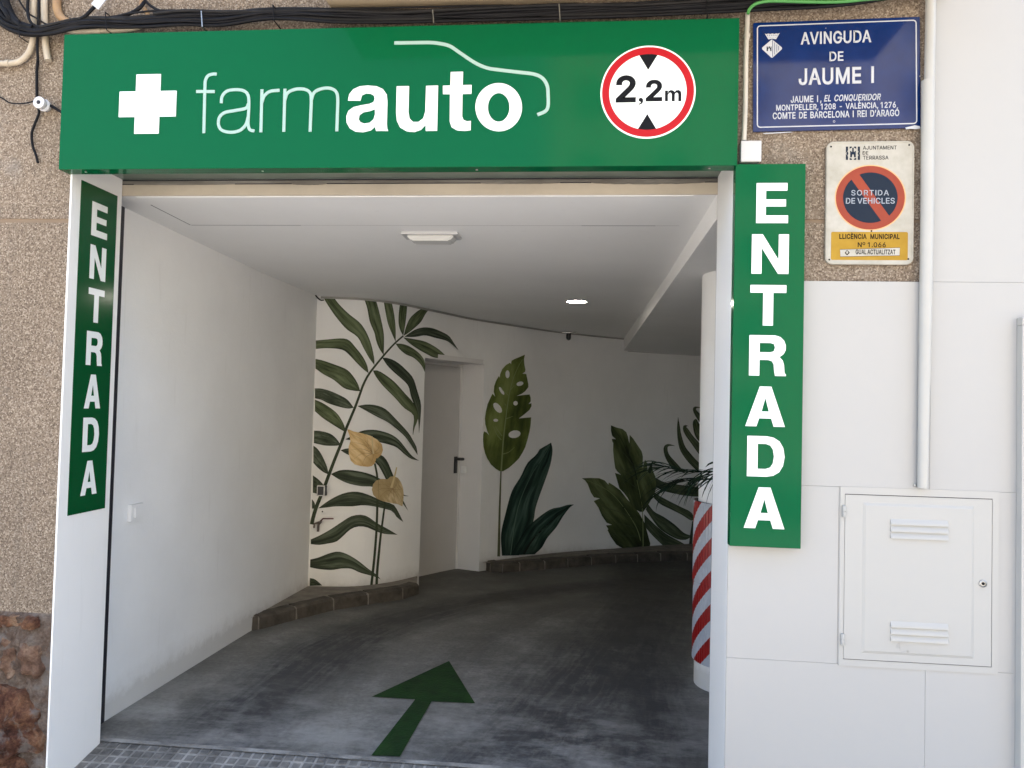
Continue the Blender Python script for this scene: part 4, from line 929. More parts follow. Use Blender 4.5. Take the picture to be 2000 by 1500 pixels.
def frond(path, length, nl, lw, spread, name='frond', seed=0, droop=.9):
    rnd = random.Random(seed); P = smooth_path(path, 10); mb = MB()
    mb.tube(P, .004, 5, radii=[.005 * (1 - .75 * i / len(P)) for i in range(len(P))])
    n = len(P)
    for k in range(nl):
        i = int(n * (.28 + .70 * k / nl)); i = min(i, n - 2); p = P[i]; t = (P[i + 1] - P[i]).normalized()
        for sd_ in (-1, 1):
            side = t.cross(Vector((0, 0, 1))).normalized() * sd_
            L = length * (1 - .45 * abs(k / nl - .35)) * rnd.uniform(.8, 1.1); d = (t * spread + side * rnd.uniform(.6, .9) + Vector((0, 0, rnd.uniform(.1, .3)))).normalized()
            pts = []; q = p.copy(); m_ = 7
            for j in range(m_ + 1):
                pts.append(q.copy()); q += d * (L / m_); d = (d + Vector((0, 0, -droop * (.10 + .10 * j) * rnd.uniform(.7, 1.2)))).normalized()
            wv = t.cross(d); wv = wv.normalized() if wv.length > .1 else Vector((0, 0, 1)); rows = []
            for j, q in enumerate(pts):
                w_ = lw * math.sin(math.pi * min(1, (j + .6) / (m_ + .7))) ** .6 * .5; w_ = .0004 if j == m_ else w_
                rows.append((mb.bm.verts.new(q - wv * w_ + t * w_), mb.bm.verts.new(q + Vector((0, 0, -w_ * .35))), mb.bm.verts.new(q + wv * w_ - t * w_)))
            for a, b in zip(rows, rows[1:]):
                mb.bm.faces.new((a[0], a[1], b[1], b[0])); mb.bm.faces.new((a[1], a[2], b[2], b[1]))
    mb.build(name, M_palm, pp, recalc=False)
top = Vector((.97, .80, 1.06))
def fp(px, py, y): return onY(px, py, y)
frond([top, fp(1440, 915, .86), fp(1395, 921, .95), fp(1345, 921, 1.0), fp(1300, 912, 1.05), fp(1280, 916, 1.08)], .30, 15, .012, 1.5, seed=1, droop=.42)
frond([top, fp(1440, 925, .84), fp(1395, 935, .90), fp(1350, 938, .95), fp(1318, 945, 1.0), fp(1298, 960, 1.03)], .28, 14, .013, 1.3, seed=2, droop=.55)
frond([top, fp(1440, 920, .80), fp(1400, 925, .80), fp(1372, 935, .82), fp(1352, 955, .84)], .22, 10, .012, 1.1, seed=3, droop=.6)
frond([top, (.86, .70, 1.05), (.76, .66, .93), (.70, .66, .82)], .14, 10, .010, .8, seed=4)
frond([top, (1.1, .9, 1.4), (1.25, .95, 1.5), (1.45, 1.0, 1.35)], .25, 14, .012, .9, seed=5)
frond([top, (.99, .74, 1.4), (1.05, .62, 1.55), (1.15, .55, 1.5)], .22, 14, .012, .9, seed=6)
frond([top, (1.0, .95, 1.35), (1.15, 1.1, 1.45), (1.3, 1.2, 1.25)], .22, 14, .012, .9, seed=8)

# ------------------------------------------------------------------ SIGNS
import json
# grotesque letter outlines, [advance, contour, contour...] in thousandths
GLYPHS = json.loads('''{",":[188,[38,-119,68,71,137,71,84,-119]],"-":[453,[337,244,337,188,114,188,114,244]],".":[188,[95,-4,83,-3,73,1,63,9,55,18,51,29,50,41,51,53,55,64,63,73,73,81,83,85,95,87,107,85,118,81,128,73,135,64,140,53,141,41,140,29,135,18,128,9,118,1,107,-3]],"0":[453,[227,-7,191,-3,158,7,130,24,105,48,85,77,69,113,57,155,50,202,48,254,50,306,57,353,69,395,85,431,106,461,130,484,159,502,191,512,227,516,262,512,295,502,323,484,348,461,368,431,384,395,396,353,403,306,405,254,403,202,396,155,384,113,368,77,348,48,323,24,295,7,263,-3],[227,50,250,52,271,60,290,74,306,92,320,116,330,144,338,176,342,213,344,254,342,295,338,332,330,365,320,393,306,416,290,435,271,449,250,457,227,460,203,457,182,449,163,435,147,416,134,393,123,365,115,332,111,295,109,254,111,213,115,176,123,144,134,116,147,92,163,74,182,60,203,52]],"1":[453,[276,509,276,0,212,0,212,448,209,448,86,358,86,427,198,509]],"2":[453,[64,0,64,47,234,229,252,248,268,266,282,282,294,298,303,312,311,327,316,341,319,356,320,371,319,389,315,405,308,419,298,431,287,441,273,449,258,455,241,458,224,460,205,458,188,454,172,447,159,438,148,427,139,413,132,398,128,381,127,362,66,362,68,391,75,418,86,442,102,464,121,482,143,496,168,507,196,513,225,516,254,513,281,507,306,497,328,482,346,465,361,445,372,423,379,398,381,372,380,354,377,336,371,318,363,299,351,280,336,259,317,235,294,209,267,180,153,60,153,57,389,57,389,0]],"6":[453,[226,-7,196,-4,168,3,142,15,119,31,100,51,84,74,73,101,66,130,64,162,65,187,71,212,80,239,93,268,112,302,137,340,252,509,322,509,151,261,145,261,151,270,157,279,165,288,174,295,184,302,196,307,208,311,221,313,235,314,265,312,291,305,316,295,337,280,355,262,370,240,380,215,387,187,389,157,387,127,379,98,368,73,352,50,333,30,310,14,284,3,257,-4],[226,48,245,50,263,55,279,63,293,73,304,86,314,101,322,119,326,137,327,157,326,178,322,196,314,213,304,228,293,241,279,251,263,259,245,264,226,265,207,264,190,259,174,252,160,241,148,229,138,214,131,197,126,179,125,158,126,138,131,119,138,102,148,86,160,73,174,63,190,55,207,50]],"7":[453,[97,0,323,448,323,452,62,452,62,509,391,509,391,449,165,0]],"8":[453,[226,-7,193,-5,163,1,136,11,111,25,91,42,74,62,62,84,54,109,52,135,53,156,58,176,65,195,75,212,87,228,101,241,117,252,134,260,153,265,153,267,129,276,109,289,93,308,80,330,73,354,70,380,73,405,79,429,90,450,106,469,124,485,146,498,170,508,197,514,226,516,255,514,282,508,306,498,328,485,346,469,361,450,373,429,379,405,382,380,379,354,372,330,359,308,343,289,323,276,300,267,300,265,319,260,335,252,351,241,365,228,377,212,387,195,395,176,399,156,401,135,398,109,391,84,378,62,362,42,341,25,317,11,289,1,259,-5],[226,49,248,50,267,54,285,60,300,69,313,79,323,91,331,106,335,121,337,139,335,157,330,173,322,189,312,202,298,213,283,223,265,230,247,234,226,235,206,234,187,230,169,223,154,213,140,202,130,189,122,173,117,157,115,139,117,121,121,106,129,91,139,79,152,69,167,60,185,54,205,50],[226,290,244,291,260,294,274,300,287,308,298,318,307,330,314,344,318,359,319,376,318,392,314,407,308,420,299,432,288,442,275,449,260,455,244,459,226,460,208,459,192,455,177,449,164,442,153,432,145,420,138,407,134,392,133,376,134,359,138,344,145,330,154,318,165,308,178,300,193,294,209,291]],"A":[480,[16,0,201,509,276,509,463,0,395,0,287,302,280,323,272,346,264,372,255,402,244,438,232,478,245,478,233,437,222,402,213,371,204,345,197,322,191,302,85,0],[110,142,110,199,370,199,370,142]],"B":[456,[60,0,60,509,241,509,274,507,304,501,329,491,350,477,367,461,381,442,390,421,396,398,398,374,397,353,393,336,387,320,378,307,368,295,356,286,343,278,329,272,315,267,315,262,331,260,347,254,363,245,378,234,391,220,402,203,411,184,416,161,418,136,416,111,410,88,400,67,386,48,368,31,344,18,317,8,284,2,247,0],[125,57,245,57,281,60,309,67,330,80,344,96,353,115,355,137,354,153,350,169,342,184,333,197,320,209,306,218,289,225,269,229,248,231,125,231],[125,285,238,285,256,287,273,290,288,296,302,304,314,314,323,326,330,340,335,355,336,372,333,393,326,412,313,429,294,442,270,449,240,452,125,452]],"C":[510,[267,-7,225,-3,186,7,150,25,119,49,92,79,70,115,53,157,44,203,40,254,44,305,53,352,70,393,92,429,119,459,150,484,186,501,225,512,267,516,293,514,317,511,340,504,362,496,383,485,402,471,419,456,435,438,448,418,459,397,467,373,473,348,408,348,404,365,397,380,389,395,380,407,369,418,357,428,344,437,330,444,315,449,300,453,284,455,267,456,237,453,209,445,184,432,161,414,141,391,125,364,113,332,106,295,103,254,106,213,113,177,125,145,141,117,161,94,184,76,210,63,237,56,267,53,284,54,300,56,315,60,330,65,344,72,357,81,369,90,380,102,389,114,397,128,404,144,408,160,473,160,467,135,459,112,448,91,435,71,420,53,402,38,383,24,363,13,341,5,317,-2,293,-6]],"D":[502,[219,0,96,0,96,57,215,57,254,60,288,68,318,81,343,99,363,122,379,149,390,181,397,216,399,255,397,294,390,329,379,361,364,388,344,410,320,428,291,441,258,449,221,452,93,452,93,509,225,509,273,505,315,495,353,478,385,455,412,426,433,391,449,351,458,306,462,255,458,205,449,159,433,119,411,83,384,54,351,31,312,14,268,3],[125,509,125,0,60,0,60,509]],"E":[419,[60,0,60,509,372,509,372,452,125,452,125,286,355,286,355,229,125,229,125,57,375,57,375,0]],"G":[520,[269,-7,225,-3,185,7,149,25,118,49,91,79,69,116,53,157,43,203,40,254,43,305,53,352,69,393,91,429,117,459,149,484,184,501,223,512,265,516,291,514,316,510,340,504,363,494,384,483,403,469,421,453,436,436,449,416,460,395,468,373,474,349,408,349,402,365,395,379,387,393,378,406,368,417,356,427,344,436,330,443,315,448,300,453,283,455,265,456,236,453,209,445,183,432,160,414,141,392,125,364,113,332,106,295,103,254,106,213,113,177,125,145,141,117,161,95,184,76,210,63,238,56,269,53,296,55,322,61,345,71,365,85,382,102,396,123,407,147,413,173,415,202,434,199,283,199,283,256,478,256,478,200,475,160,466,124,451,91,431,62,406,38,377,19,344,5,308,-4]],"H":[517,[60,0,60,509,125,509,125,289,392,289,392,509,457,509,457,0,392,0,392,232,125,232,125,0]],"I":[185,[58,0,58,509,127,509,127,0]],"J":[396,[185,-7,143,-2,106,11,75,33,52,63,38,100,33,145,33,173,98,173,98,145,100,117,108,93,122,74,139,61,160,53,185,50,209,53,230,61,248,74,261,93,269,117,272,145,272,509,336,509,336,145,332,100,318,63,294,33,263,11,227,-2]],"L":[393,[60,0,60,509,125,509,125,57,361,57,361,0]],"M":[628,[60,0,60,509,152,509,277,187,287,159,299,123,311,84,322,49,307,49,318,83,330,121,342,158,352,187,476,509,568,509,568,0,504,0,504,291,504,327,505,369,506,413,507,457,513,457,508,441,503,425,498,409,482,363,467,322,456,291,342,0,286,0,170,291,159,321,145,361,129,408,112,457,119,457,120,416,121,372,122,328,122,291,122,0]],"N":[523,[60,0,60,509,136,509,343,183,349,174,355,163,363,151,371,137,379,122,388,107,396,90,405,73,414,55,405,54,403,72,402,90,401,108,400,126,399,142,399,157,399,195,399,509,463,509,463,0,387,0,202,290,177,331,168,346,159,363,148,381,108,452,119,454,122,384,124,328,125,291,125,0]],"O":[533,[267,-7,225,-3,186,7,150,25,119,49,92,79,70,115,53,157,44,203,40,254,44,305,53,352,70,393,92,429,119,459,150,484,186,501,225,512,267,516,309,512,348,501,384,484,415,459,442,429,464,393,480,352,490,305,493,254,490,203,480,157,464,115,442,79,415,49,384,25,348,7,309,-3],[267,53,296,55,324,63,349,76,372,94,392,116,408,144,420,176,428,213,430,254,428,295,420,332,408,365,392,392,372,415,349,433,324,446,296,453,267,456,237,453,210,445,184,433,161,415,142,392,125,364,113,332,106,295,103,254,106,213,113,176,125,144,142,117,161,94,184,76,210,63,237,55]],"P":[445,[60,0,60,509,235,509,272,506,305,499,332,487,356,471,375,452,390,430,400,404,407,377,409,348,407,318,400,291,390,265,375,243,356,223,332,207,305,195,272,188,235,186,109,186,109,242,233,242,257,244,279,248,297,256,312,266,324,279,333,294,339,310,343,328,344,348,343,367,339,385,333,402,324,416,312,428,297,439,279,446,257,451,232,452,125,452,125,0]],"Q":[533,[245,159,313,159,369,85,384,65,468,-48,401,-48,346,27,331,46],[267,-7,225,-3,186,7,150,25,119,49,92,79,70,115,53,157,44,203,40,254,44,305,53,352,70,393,92,429,119,459,150,484,186,501,225,512,267,516,309,512,348,501,384,484,415,459,442,429,464,393,480,352,490,305,493,254,490,203,480,157,464,115,442,79,415,49,384,25,348,7,309,-3],[267,53,296,55,324,63,349,76,372,94,392,116,408,144,420,176,428,213,430,254,428,295,420,332,408,365,392,392,372,415,349,433,324,446,296,453,267,456,237,453,210,445,184,433,161,415,142,392,125,364,113,332,106,295,103,254,106,213,113,176,125,144,142,117,161,94,184,76,210,63,237,55]],"R":[449,[60,0,60,509,236,509,273,506,305,500,333,489,356,473,376,455,390,433,401,408,407,381,409,352,407,323,401,296,390,271,376,250,356,232,333,217,305,206,273,200,236,198,96,198,96,255,234,255,258,256,280,260,298,267,313,276,325,287,334,300,340,316,344,333,345,352,344,371,340,389,334,405,325,419,313,430,298,440,279,446,258,451,233,452,125,452,125,0],[353,0,230,229,303,229,428,0]],"S":[447,[224,-9,188,-7,156,-1,128,9,102,23,81,40,64,60,51,83,42,109,38,137,104,137,108,118,114,102,123,88,136,76,150,66,166,59,185,53,204,50,224,49,246,50,267,54,286,60,303,69,317,79,329,92,338,106,344,122,346,139,344,154,340,168,332,179,322,189,310,197,296,205,280,211,263,217,245,222,184,239,145,253,112,269,86,289,67,313,56,341,52,372,54,400,62,425,75,448,92,468,113,484,138,498,165,508,195,514,227,516,259,514,289,508,316,498,340,484,360,468,377,449,390,427,398,403,401,378,337,378,332,402,320,421,302,437,280,449,254,456,225,459,204,457,185,454,167,448,152,440,139,430,129,418,121,405,117,391,115,376,117,359,122,345,131,334,142,324,155,315,169,308,184,302,198,297,212,293,264,279,279,275,295,270,312,264,328,256,344,248,359,238,372,226,384,213,395,198,402,180,407,161,408,139,406,112,399,87,386,64,370,43,349,25,323,11,294,0,261,-7]],"T":[449,[32,452,32,509,417,509,417,452,257,452,257,0,193,0,193,452]],"U":[517,[259,-8,220,-6,186,2,154,15,126,33,103,55,85,80,71,108,63,140,60,173,60,509,124,509,124,178,126,155,132,133,141,113,153,95,169,80,187,68,208,59,232,53,259,52,285,53,309,59,331,68,349,80,364,95,377,113,385,133,391,155,393,178,393,509,457,509,457,173,454,140,446,108,433,80,414,55,391,33,363,15,332,2,297,-6]],"V":[480,[204,0,16,509,84,509,192,206,199,187,207,164,215,137,225,106,236,71,248,31,235,31,247,71,257,107,267,138,276,165,283,187,290,206,395,509,463,509,278,0]],"Z":[438,[42,0,42,46,273,385,284,400,295,415,306,431,318,446,329,461,341,476,348,454,327,453,306,453,285,452,265,452,244,452,223,452,40,452,40,509,397,509,397,462,169,129,157,113,146,97,134,81,97,33,90,54,111,55,131,56,152,57,173,57,193,57,214,57,399,57,399,0]],"a":[389,[160,-9,137,-7,115,-3,94,5,76,15,60,29,48,45,38,63,32,84,30,108,32,128,36,146,43,161,53,174,64,184,78,193,92,200,108,206,125,211,143,214,161,217,178,220,234,227,247,229,257,231,265,235,271,240,274,246,276,255,276,257,275,272,272,285,267,297,260,307,251,315,240,322,227,327,212,330,196,331,178,330,163,327,149,322,137,316,127,309,118,301,110,292,104,283,100,274,41,291,51,313,64,331,79,346,95,358,114,368,133,375,153,380,173,383,194,384,208,384,223,382,239,379,255,375,271,369,286,360,300,350,312,336,322,320,330,301,335,278,337,251,337,0,277,0,277,52,272,52,267,43,260,34,252,25,242,16,229,8,215,1,199,-4,181,-7],[170,45,192,47,211,51,228,59,242,68,254,80,263,93,270,108,274,122,276,138,276,190,272,187,267,184,259,182,251,180,241,178,231,176,200,171,175,168,161,166,147,163,134,159,122,153,112,147,103,139,97,130,93,118,92,105,93,93,96,82,102,72,109,64,119,57,130,52,142,48,156,46]],"d":[424,[195,-8,165,-6,137,3,111,16,89,34,70,57,55,84,43,116,36,151,34,189,36,227,43,261,55,293,70,320,89,342,112,361,137,374,165,382,196,384,218,383,237,379,253,373,267,364,278,355,287,346,295,336,301,327,306,319,311,319,311,509,372,509,372,0,313,0,313,59,307,59,301,50,295,41,287,31,277,21,266,12,252,4,236,-3,217,-7],[205,47,226,49,246,55,263,65,278,78,290,95,299,115,306,138,310,162,312,189,310,216,306,241,300,263,290,282,278,299,263,312,246,322,227,328,205,330,182,328,162,322,145,311,130,298,118,281,108,261,102,239,98,215,96,189,98,163,102,139,109,117,118,97,130,80,145,66,162,55,182,49]],"i":[167,[53,0,53,379,114,379,114,0],[84,443,73,444,63,448,54,455,47,463,43,472,41,483,43,494,47,504,54,512,63,518,73,522,84,524,95,522,105,518,114,512,121,504,125,494,126,483,125,472,121,463,114,455,105,448,95,444]],"n":[410,[114,227,114,0,53,0,53,379,112,379,112,287,102,287,116,319,132,344,152,362,175,374,200,382,227,384,252,383,275,377,295,369,313,356,328,340,341,321,350,298,355,271,357,240,357,0,296,0,296,235,293,263,286,286,273,304,256,318,235,326,210,329,192,328,176,324,161,317,147,308,136,297,126,283,119,266,115,248]],"r":[259,[53,0,53,379,112,379,112,321,115,321,124,339,137,354,152,367,171,377,191,383,213,385,229,384,243,384,243,322,230,324,223,325,215,326,207,326,190,324,174,321,159,315,146,306,135,296,126,284,119,269,115,254,114,237,114,0]],"s":[365,[182,-8,157,-7,133,-3,112,3,93,12,76,24,62,38,50,54,41,73,36,94,94,107,101,87,111,72,124,60,141,52,160,47,181,45,206,47,227,53,244,62,258,74,265,88,268,103,266,115,262,126,254,136,243,144,229,150,212,155,149,170,118,180,92,192,72,208,58,227,50,249,47,274,49,295,55,314,65,332,79,347,95,360,115,370,137,378,161,383,187,384,212,383,234,379,254,372,271,363,286,352,299,339,309,324,318,308,324,290,268,277,262,291,254,304,243,316,228,325,210,331,187,333,166,331,147,326,131,317,119,305,111,292,109,277,110,264,115,253,124,243,136,235,152,229,172,223,229,209,261,200,287,187,306,171,320,153,328,131,331,107,329,85,323,65,312,47,298,31,281,18,260,6,236,-2,210,-7]],"º":[335,[167,221,140,223,115,229,93,239,73,253,57,271,43,291,33,315,28,340,26,368,28,397,33,423,43,447,57,467,73,485,93,498,115,509,140,515,167,517,194,515,219,509,242,498,261,485,278,467,291,447,301,423,307,397,309,368,307,340,301,314,291,291,278,270,261,253,242,239,219,229,194,223],[167,269,185,271,200,275,214,283,225,293,234,305,241,319,246,334,249,351,250,368,249,386,246,403,241,419,234,433,225,445,214,455,200,462,185,467,167,468,150,467,135,462,121,455,110,445,101,433,94,419,89,403,86,386,85,368,86,351,89,334,94,319,101,305,110,293,121,283,135,275,150,271]],"È":[419,[60,0,60,509,372,509,372,452,125,452,125,286,355,286,355,229,125,229,125,57,375,57,375,0],[194,558,128,659,196,659,244,558]],"Ó":[533,[267,-7,225,-3,186,7,150,25,119,49,92,79,70,115,53,157,44,203,40,254,44,305,53,352,70,393,92,429,119,459,150,484,186,501,225,512,267,516,309,512,348,501,384,484,415,459,442,429,464,393,480,352,490,305,493,254,490,203,480,157,464,115,442,79,415,49,384,25,348,7,309,-3],[267,53,296,55,324,63,349,76,372,94,392,116,408,144,420,176,428,213,430,254,428,295,420,332,408,365,392,392,372,415,349,433,324,446,296,453,267,456,237,453,210,445,184,433,161,415,142,392,125,364,113,332,106,295,103,254,106,213,113,176,125,144,142,117,161,94,184,76,210,63,237,55],[240,558,288,659,356,659,290,558]],"’":[177,[52,318,82,509,151,509,98,318]]}''')
class Board:
    """a flat thing on the wall: local frame u right, v up, depth towards the street"""
    def __init__(s, name, cpx, y, label, cat, ang=0, plane='Y'):
        s.y = y; s.plane = plane; c = on(*cpx, 1 if plane == 'Y' else 0, y); s.c = c; s.ang = ang
        s.U = Vector((math.cos(R(ang)), 0, math.sin(R(ang)))) if plane == 'Y' else Vector((0, 1, 0))
        s.V = Vector((-math.sin(R(ang)), 0, math.cos(R(ang)))) if plane == 'Y' else Vector((0, 0, 1))
        s.N = Vector((0, -1, 0)) if plane == 'Y' else Vector((1, 0, 0))
        s.o = thing(name, c, label, cat); s.lay = 0
    def uv(s, px, py):
        p = on(px, py, 1 if s.plane == 'Y' else 0, s.y) - s.c; return (p.dot(s.U), p.dot(s.V))
    def w(s, u, v, d=0): return s.c + s.U * u + s.V * v + s.N * d
    def poly(s, pts, d, thick, mt, name, par=None, holes=(), bev=0):
        loops = [[Vector((u, v, 0)) for u, v in pts]] + [[Vector((u, v, 0)) for u, v in h] for h in holes]
        flat = [v for lp in loops for v in lp]; tris = tessellate_polygon(loops); bm = bmesh.new()
        T = [bm.verts.new(s.w(v.x, v.y, d + thick)) for v in flat]; B = [bm.verts.new(s.w(v.x, v.y, d)) for v in flat]
        for t in tris:
            for q in (T, B):
                try: bm.faces.new([q[k] for k in t])
                except ValueError: pass
        k = 0
        for lp in loops:
            n = len(lp)
            for i in range(n): bm.faces.new((T[k + i], T[k + (i + 1) % n], B[k + (i + 1) % n], B[k + i]))
            k += n
        bmesh.ops.recalc_face_normals(bm, faces=bm.faces)
        me = bpy.data.meshes.new(name); bm.to_mesh(me); bm.free(); return link(name, me, par or s.o, mt)
    def rect(s, u0, u1, v0, v1, d, thick, mt, name, r=0, par=None):
        if r: 
            pts = []
            for cx, cy, a0 in ((u1 - r, v1 - r, 0), (u0 + r, v1 - r, 90), (u0 + r, v0 + r, 180), (u1 - r, v0 + r, 270)):
                pts += [(cx + r * math.cos(R(a0 + 90 * k / 6)), cy + r * math.sin(R(a0 + 90 * k / 6))) for k in range(7)]
        else: pts = [(u0, v0), (u1, v0), (u1, v1), (u0, v1)]
        return s.poly(pts, d, thick, mt, name, par)
    def disc(s, c, r0, r1, d, thick, mt, name, n=72, sy=1.0, par=None):
        o = [(c[0] + r1 * math.cos(2 * math.pi * k / n), c[1] + sy * r1 * math.sin(2 * math.pi * k / n)) for k in range(n)]
        h = [[(c[0] + r0 * math.cos(2 * math.pi * k / n), c[1] + sy * r0 * math.sin(2 * math.pi * k / n)) for k in range(n)]] if r0 else ()
        return s.poly(o, d, thick, mt, name, par, h)
    def text(s, body, px0, px1, capt, base, d, mt, bold=0, shear=0, name='lettering', par=None, space=1.0, thick=.0006, word=1.0):
        """fit the words between two survey points: left/right px, cap top py and baseline py (at mid length)"""
        mx = (px0 + px1) / 2; u0 = s.uv(px0, base)[0]; u1 = s.uv(px1, base)[0]; v0 = s.uv(mx, base)[1]; v1 = s.uv(mx, capt)[1]
        cu = bpy.data.curves.new('t', 'CURVE'); cu.dimensions = '2D'; cu.fill_mode = 'BOTH'; cu.bevel_depth = bold; cu.bevel_resolution = 0
        x = 0.0
        for ch in body:
            if ch == ' ': x += .155 * word; continue
            gl = GLYPHS[ch]
            for P in gl[1:]:
                sp = cu.splines.new('POLY'); n_ = len(P) // 2; sp.points.add(n_ - 1); sp.use_cyclic_u = True
                for k in range(n_):
                    px_, py_ = P[2 * k] / 1000, P[2 * k + 1] / 1000; sp.points[k].co = (x + px_ + shear * py_, py_, 0, 1)
            x += gl[0] / 1000 * space + bold * 1.0
        ob = bpy.data.objects.new('t', cu); C.objects.link(ob); bpy.context.view_layer.update()
        me = bpy.data.meshes.new_from_object(ob.evaluated_get(bpy.context.evaluated_depsgraph_get())); bpy.data.objects.remove(ob); bpy.data.curves.remove(cu)
        lo, cap = -bold, .509 + bold
        a = min(v.co.x for v in me.vertices); b = max(v.co.x for v in me.vertices); z_0 = min(v.co.z for v in me.vertices); z_1 = max(v.co.z for v in me.vertices)
        for v in me.vertices:
            u = u0 + (v.co.x - a) / (b - a) * (u1 - u0); vv = v0 + (v.co.y - lo) / (cap - lo) * (v1 - v0); v.co = s.w(u, vv, d + thick * (v.co.z - z_0) / max(1e-9, z_1 - z_0))
        me.name = name; me.materials.clear()
        ob = link(name, me, par or s.o, mt)
        return ob
    def line(s, pts, w_, d, mt, name, closed=False, thick=.0006, par=None, n=None, sm=True):
        """stroke of width w_ along (u,v) points"""
        P = [Vector((*p, 0)) for p in pts]; P = smooth_path(P, 8) if sm else P; L = []; Rr = []; N = len(P)
        for i, p in enumerate(P):
            if closed: a, b = P[(i - 1) % N], P[(i + 1) % N]
            else: a, b = P[max(0, i - 1)], P[min(N - 1, i + 1)]
            t = (b - a).normalized(); q = Vector((-t.y, t.x, 0)) * w_ / 2; L.append(p + q); Rr.append(p - q)
        bm = bmesh.new(); T = [(bm.verts.new(s.w(a.x, a.y, d + thick)), bm.verts.new(s.w(b.x, b.y, d + thick)), bm.verts.new(s.w(a.x, a.y, d)), bm.verts.new(s.w(b.x, b.y, d))) for a, b in zip(L, Rr)]
        rng = range(N if closed else N - 1)
        for i in rng:
            a, b = T[i], T[(i + 1) % N]
            bm.faces.new((a[0], a[1], b[1], b[0])); bm.faces.new((a[0], b[0], b[2], a[2])); bm.faces.new((a[1], a[3], b[3], b[1]))
        if not closed: bm.faces.new((T[0][0], T[0][2], T[0][3], T[0][1])); bm.faces.new((T[-1][0], T[-1][1], T[-1][3], T[-1][2]))
        bmesh.ops.recalc_face_normals(bm, faces=bm.faces)
        me = bpy.data.meshes.new(name); bm.to_mesh(me); bm.free(); return link(name, me, par or s.o, mt)

# glyphs of the ENTRADA lettering, unit box
GL = {
 'E': ([(0, 0), (1, 0), (1, .19), (.3, .19), (.3, .415), (.93, .415), (.93, .59), (.3, .59), (.3, .81), (.97, .81), (.97, 1), (0, 1)], ()),
 'N': ([(0, 0), (.27, 0), (.27, .66), (.72, 0), (1, 0), (1, 1), (.73, 1), (.73, .35), (.29, 1), (0, 1)], ()),
 'T': ([(.36, 0), (.64, 0), (.64, .81), (1, .81), (1, 1), (0, 1), (0, .81), (.36, .81)], ()),
 'R': ([(0, 0), (.28, 0), (.28, .39), (.52, .39), (.62, .36), (.67, .28), (.68, .14), (.71, 0), (1.0, 0), (1.0, .03), (.96, .08), (.945, .26), (.91, .38), (.82, .465), (.93, .54), (.985, .64), (.985, .76), (.94, .87), (.84, .96), (.7, 1), (0, 1)], ([(.28, .58), (.28, .81), (.58, .81), (.67, .785), (.70, .70), (.67, .61), (.58, .58)],)),
 'A': ([(0, 0), (.28, 0), (.345, .2), (.655, .2), (.72, 0), (1, 0), (.645, 1), (.355, 1)], ([(.405, .375), (.5, .72), (.595, .375)],)),
 'D': ([(0, 0), (.52, 0), (.70, .03), (.86, .12), (.96, .28), (1, .5), (.96, .72), (.86, .88), (.70, .97), (.52, 1), (0, 1)], ([(.28, .19), (.28, .81), (.50, .81), (.62, .77), (.69, .67), (.72, .5), (.69, .33), (.62, .23), (.50, .19)],)),
}
def letter(bd, ch, u0, u1, v0, v1, d, th_, mt):
    o, hs = GL[ch]; f = lambda L: [(u0 + x * (u1 - u0), v0 + y * (v1 - v0)) for x, y in L]
    return bd.poly(f(o), d, th_, mt, 'letter', None, [f(h) for h in hs])

# main box sign: front face 7 cm proud of the wall
ms = Board('shop_sign', (780, 185), -.07, 'wide green pharmacy garage sign box with white cross, lettering, car outline and height limit roundel', 'sign')
x0, x1 = onY(119.5, 200, -.07).x, onY(1442, 200, -.07).x; z1 = onY(780, 51, -.07).z; z0 = onY(780, 327, -.07).z
zl = (onY(124, 68, -.07).z + onY(1443, 34, -.07).z) / 2
mb = MB(); mb.box(x0, x1, -.07, -.0015, z0, z1, bev=.0025)
mb.build('box', M_green, ms.o)
for sx in (x0 + .10, -1.35, -.45, x1 - .10):
    mb = MB(); mb.lathe((sx, -.035, z0 + .0002), [(.005, -.0022), (.0052, .0)], 10); mb.build('rivet', M_metal, ms.o)
def cross():
    x = [667.5, 758, 893, 985]; c = lambda a, b: (a / 2.857, b / 2.857)
    L = [ms.uv(*c(*p)) for p in ((763, 418), (898, 415), (897, 508), (985, 507), (984, 650), (890, 652), (888, 747), (752, 747), (754, 655), (667, 655), (669, 515), (762, 513))]
    us = [(L[9][0] + L[10][0]) / 2, (L[0][0] + L[7][0] + L[8][0] + L[11][0]) / 4, (L[1][0] + L[2][0] + L[5][0] + L[6][0]) / 4, (L[3][0] + L[4][0]) / 2]
    vs = [(L[6][1] + L[7][1]) / 2, (L[4][1] + L[5][1] + L[8][1] + L[9][1]) / 4, (L[2][1] + L[3][1] + L[10][1] + L[11][1]) / 4, (L[0][1] + L[1][1]) / 2]
    return [(us[1], vs[3]), (us[2], vs[3]), (us[2], vs[2]), (us[3], vs[2]), (us[3], vs[1]), (us[2], vs[1]), (us[2], vs[0]), (us[1], vs[0]), (us[1], vs[1]), (us[0], vs[1]), (us[0], vs[2]), (us[1], vs[2])]
ms.poly(cross(), .0, .004, M_letter, 'cross')
ZA = (360, 120, 2.7027); Z2 = (700, 0, 2.6316)
def ua(pts, zoom=ZA): return [ms.uv(*p) for p in conv(pts, zoom)]
wl = .0125
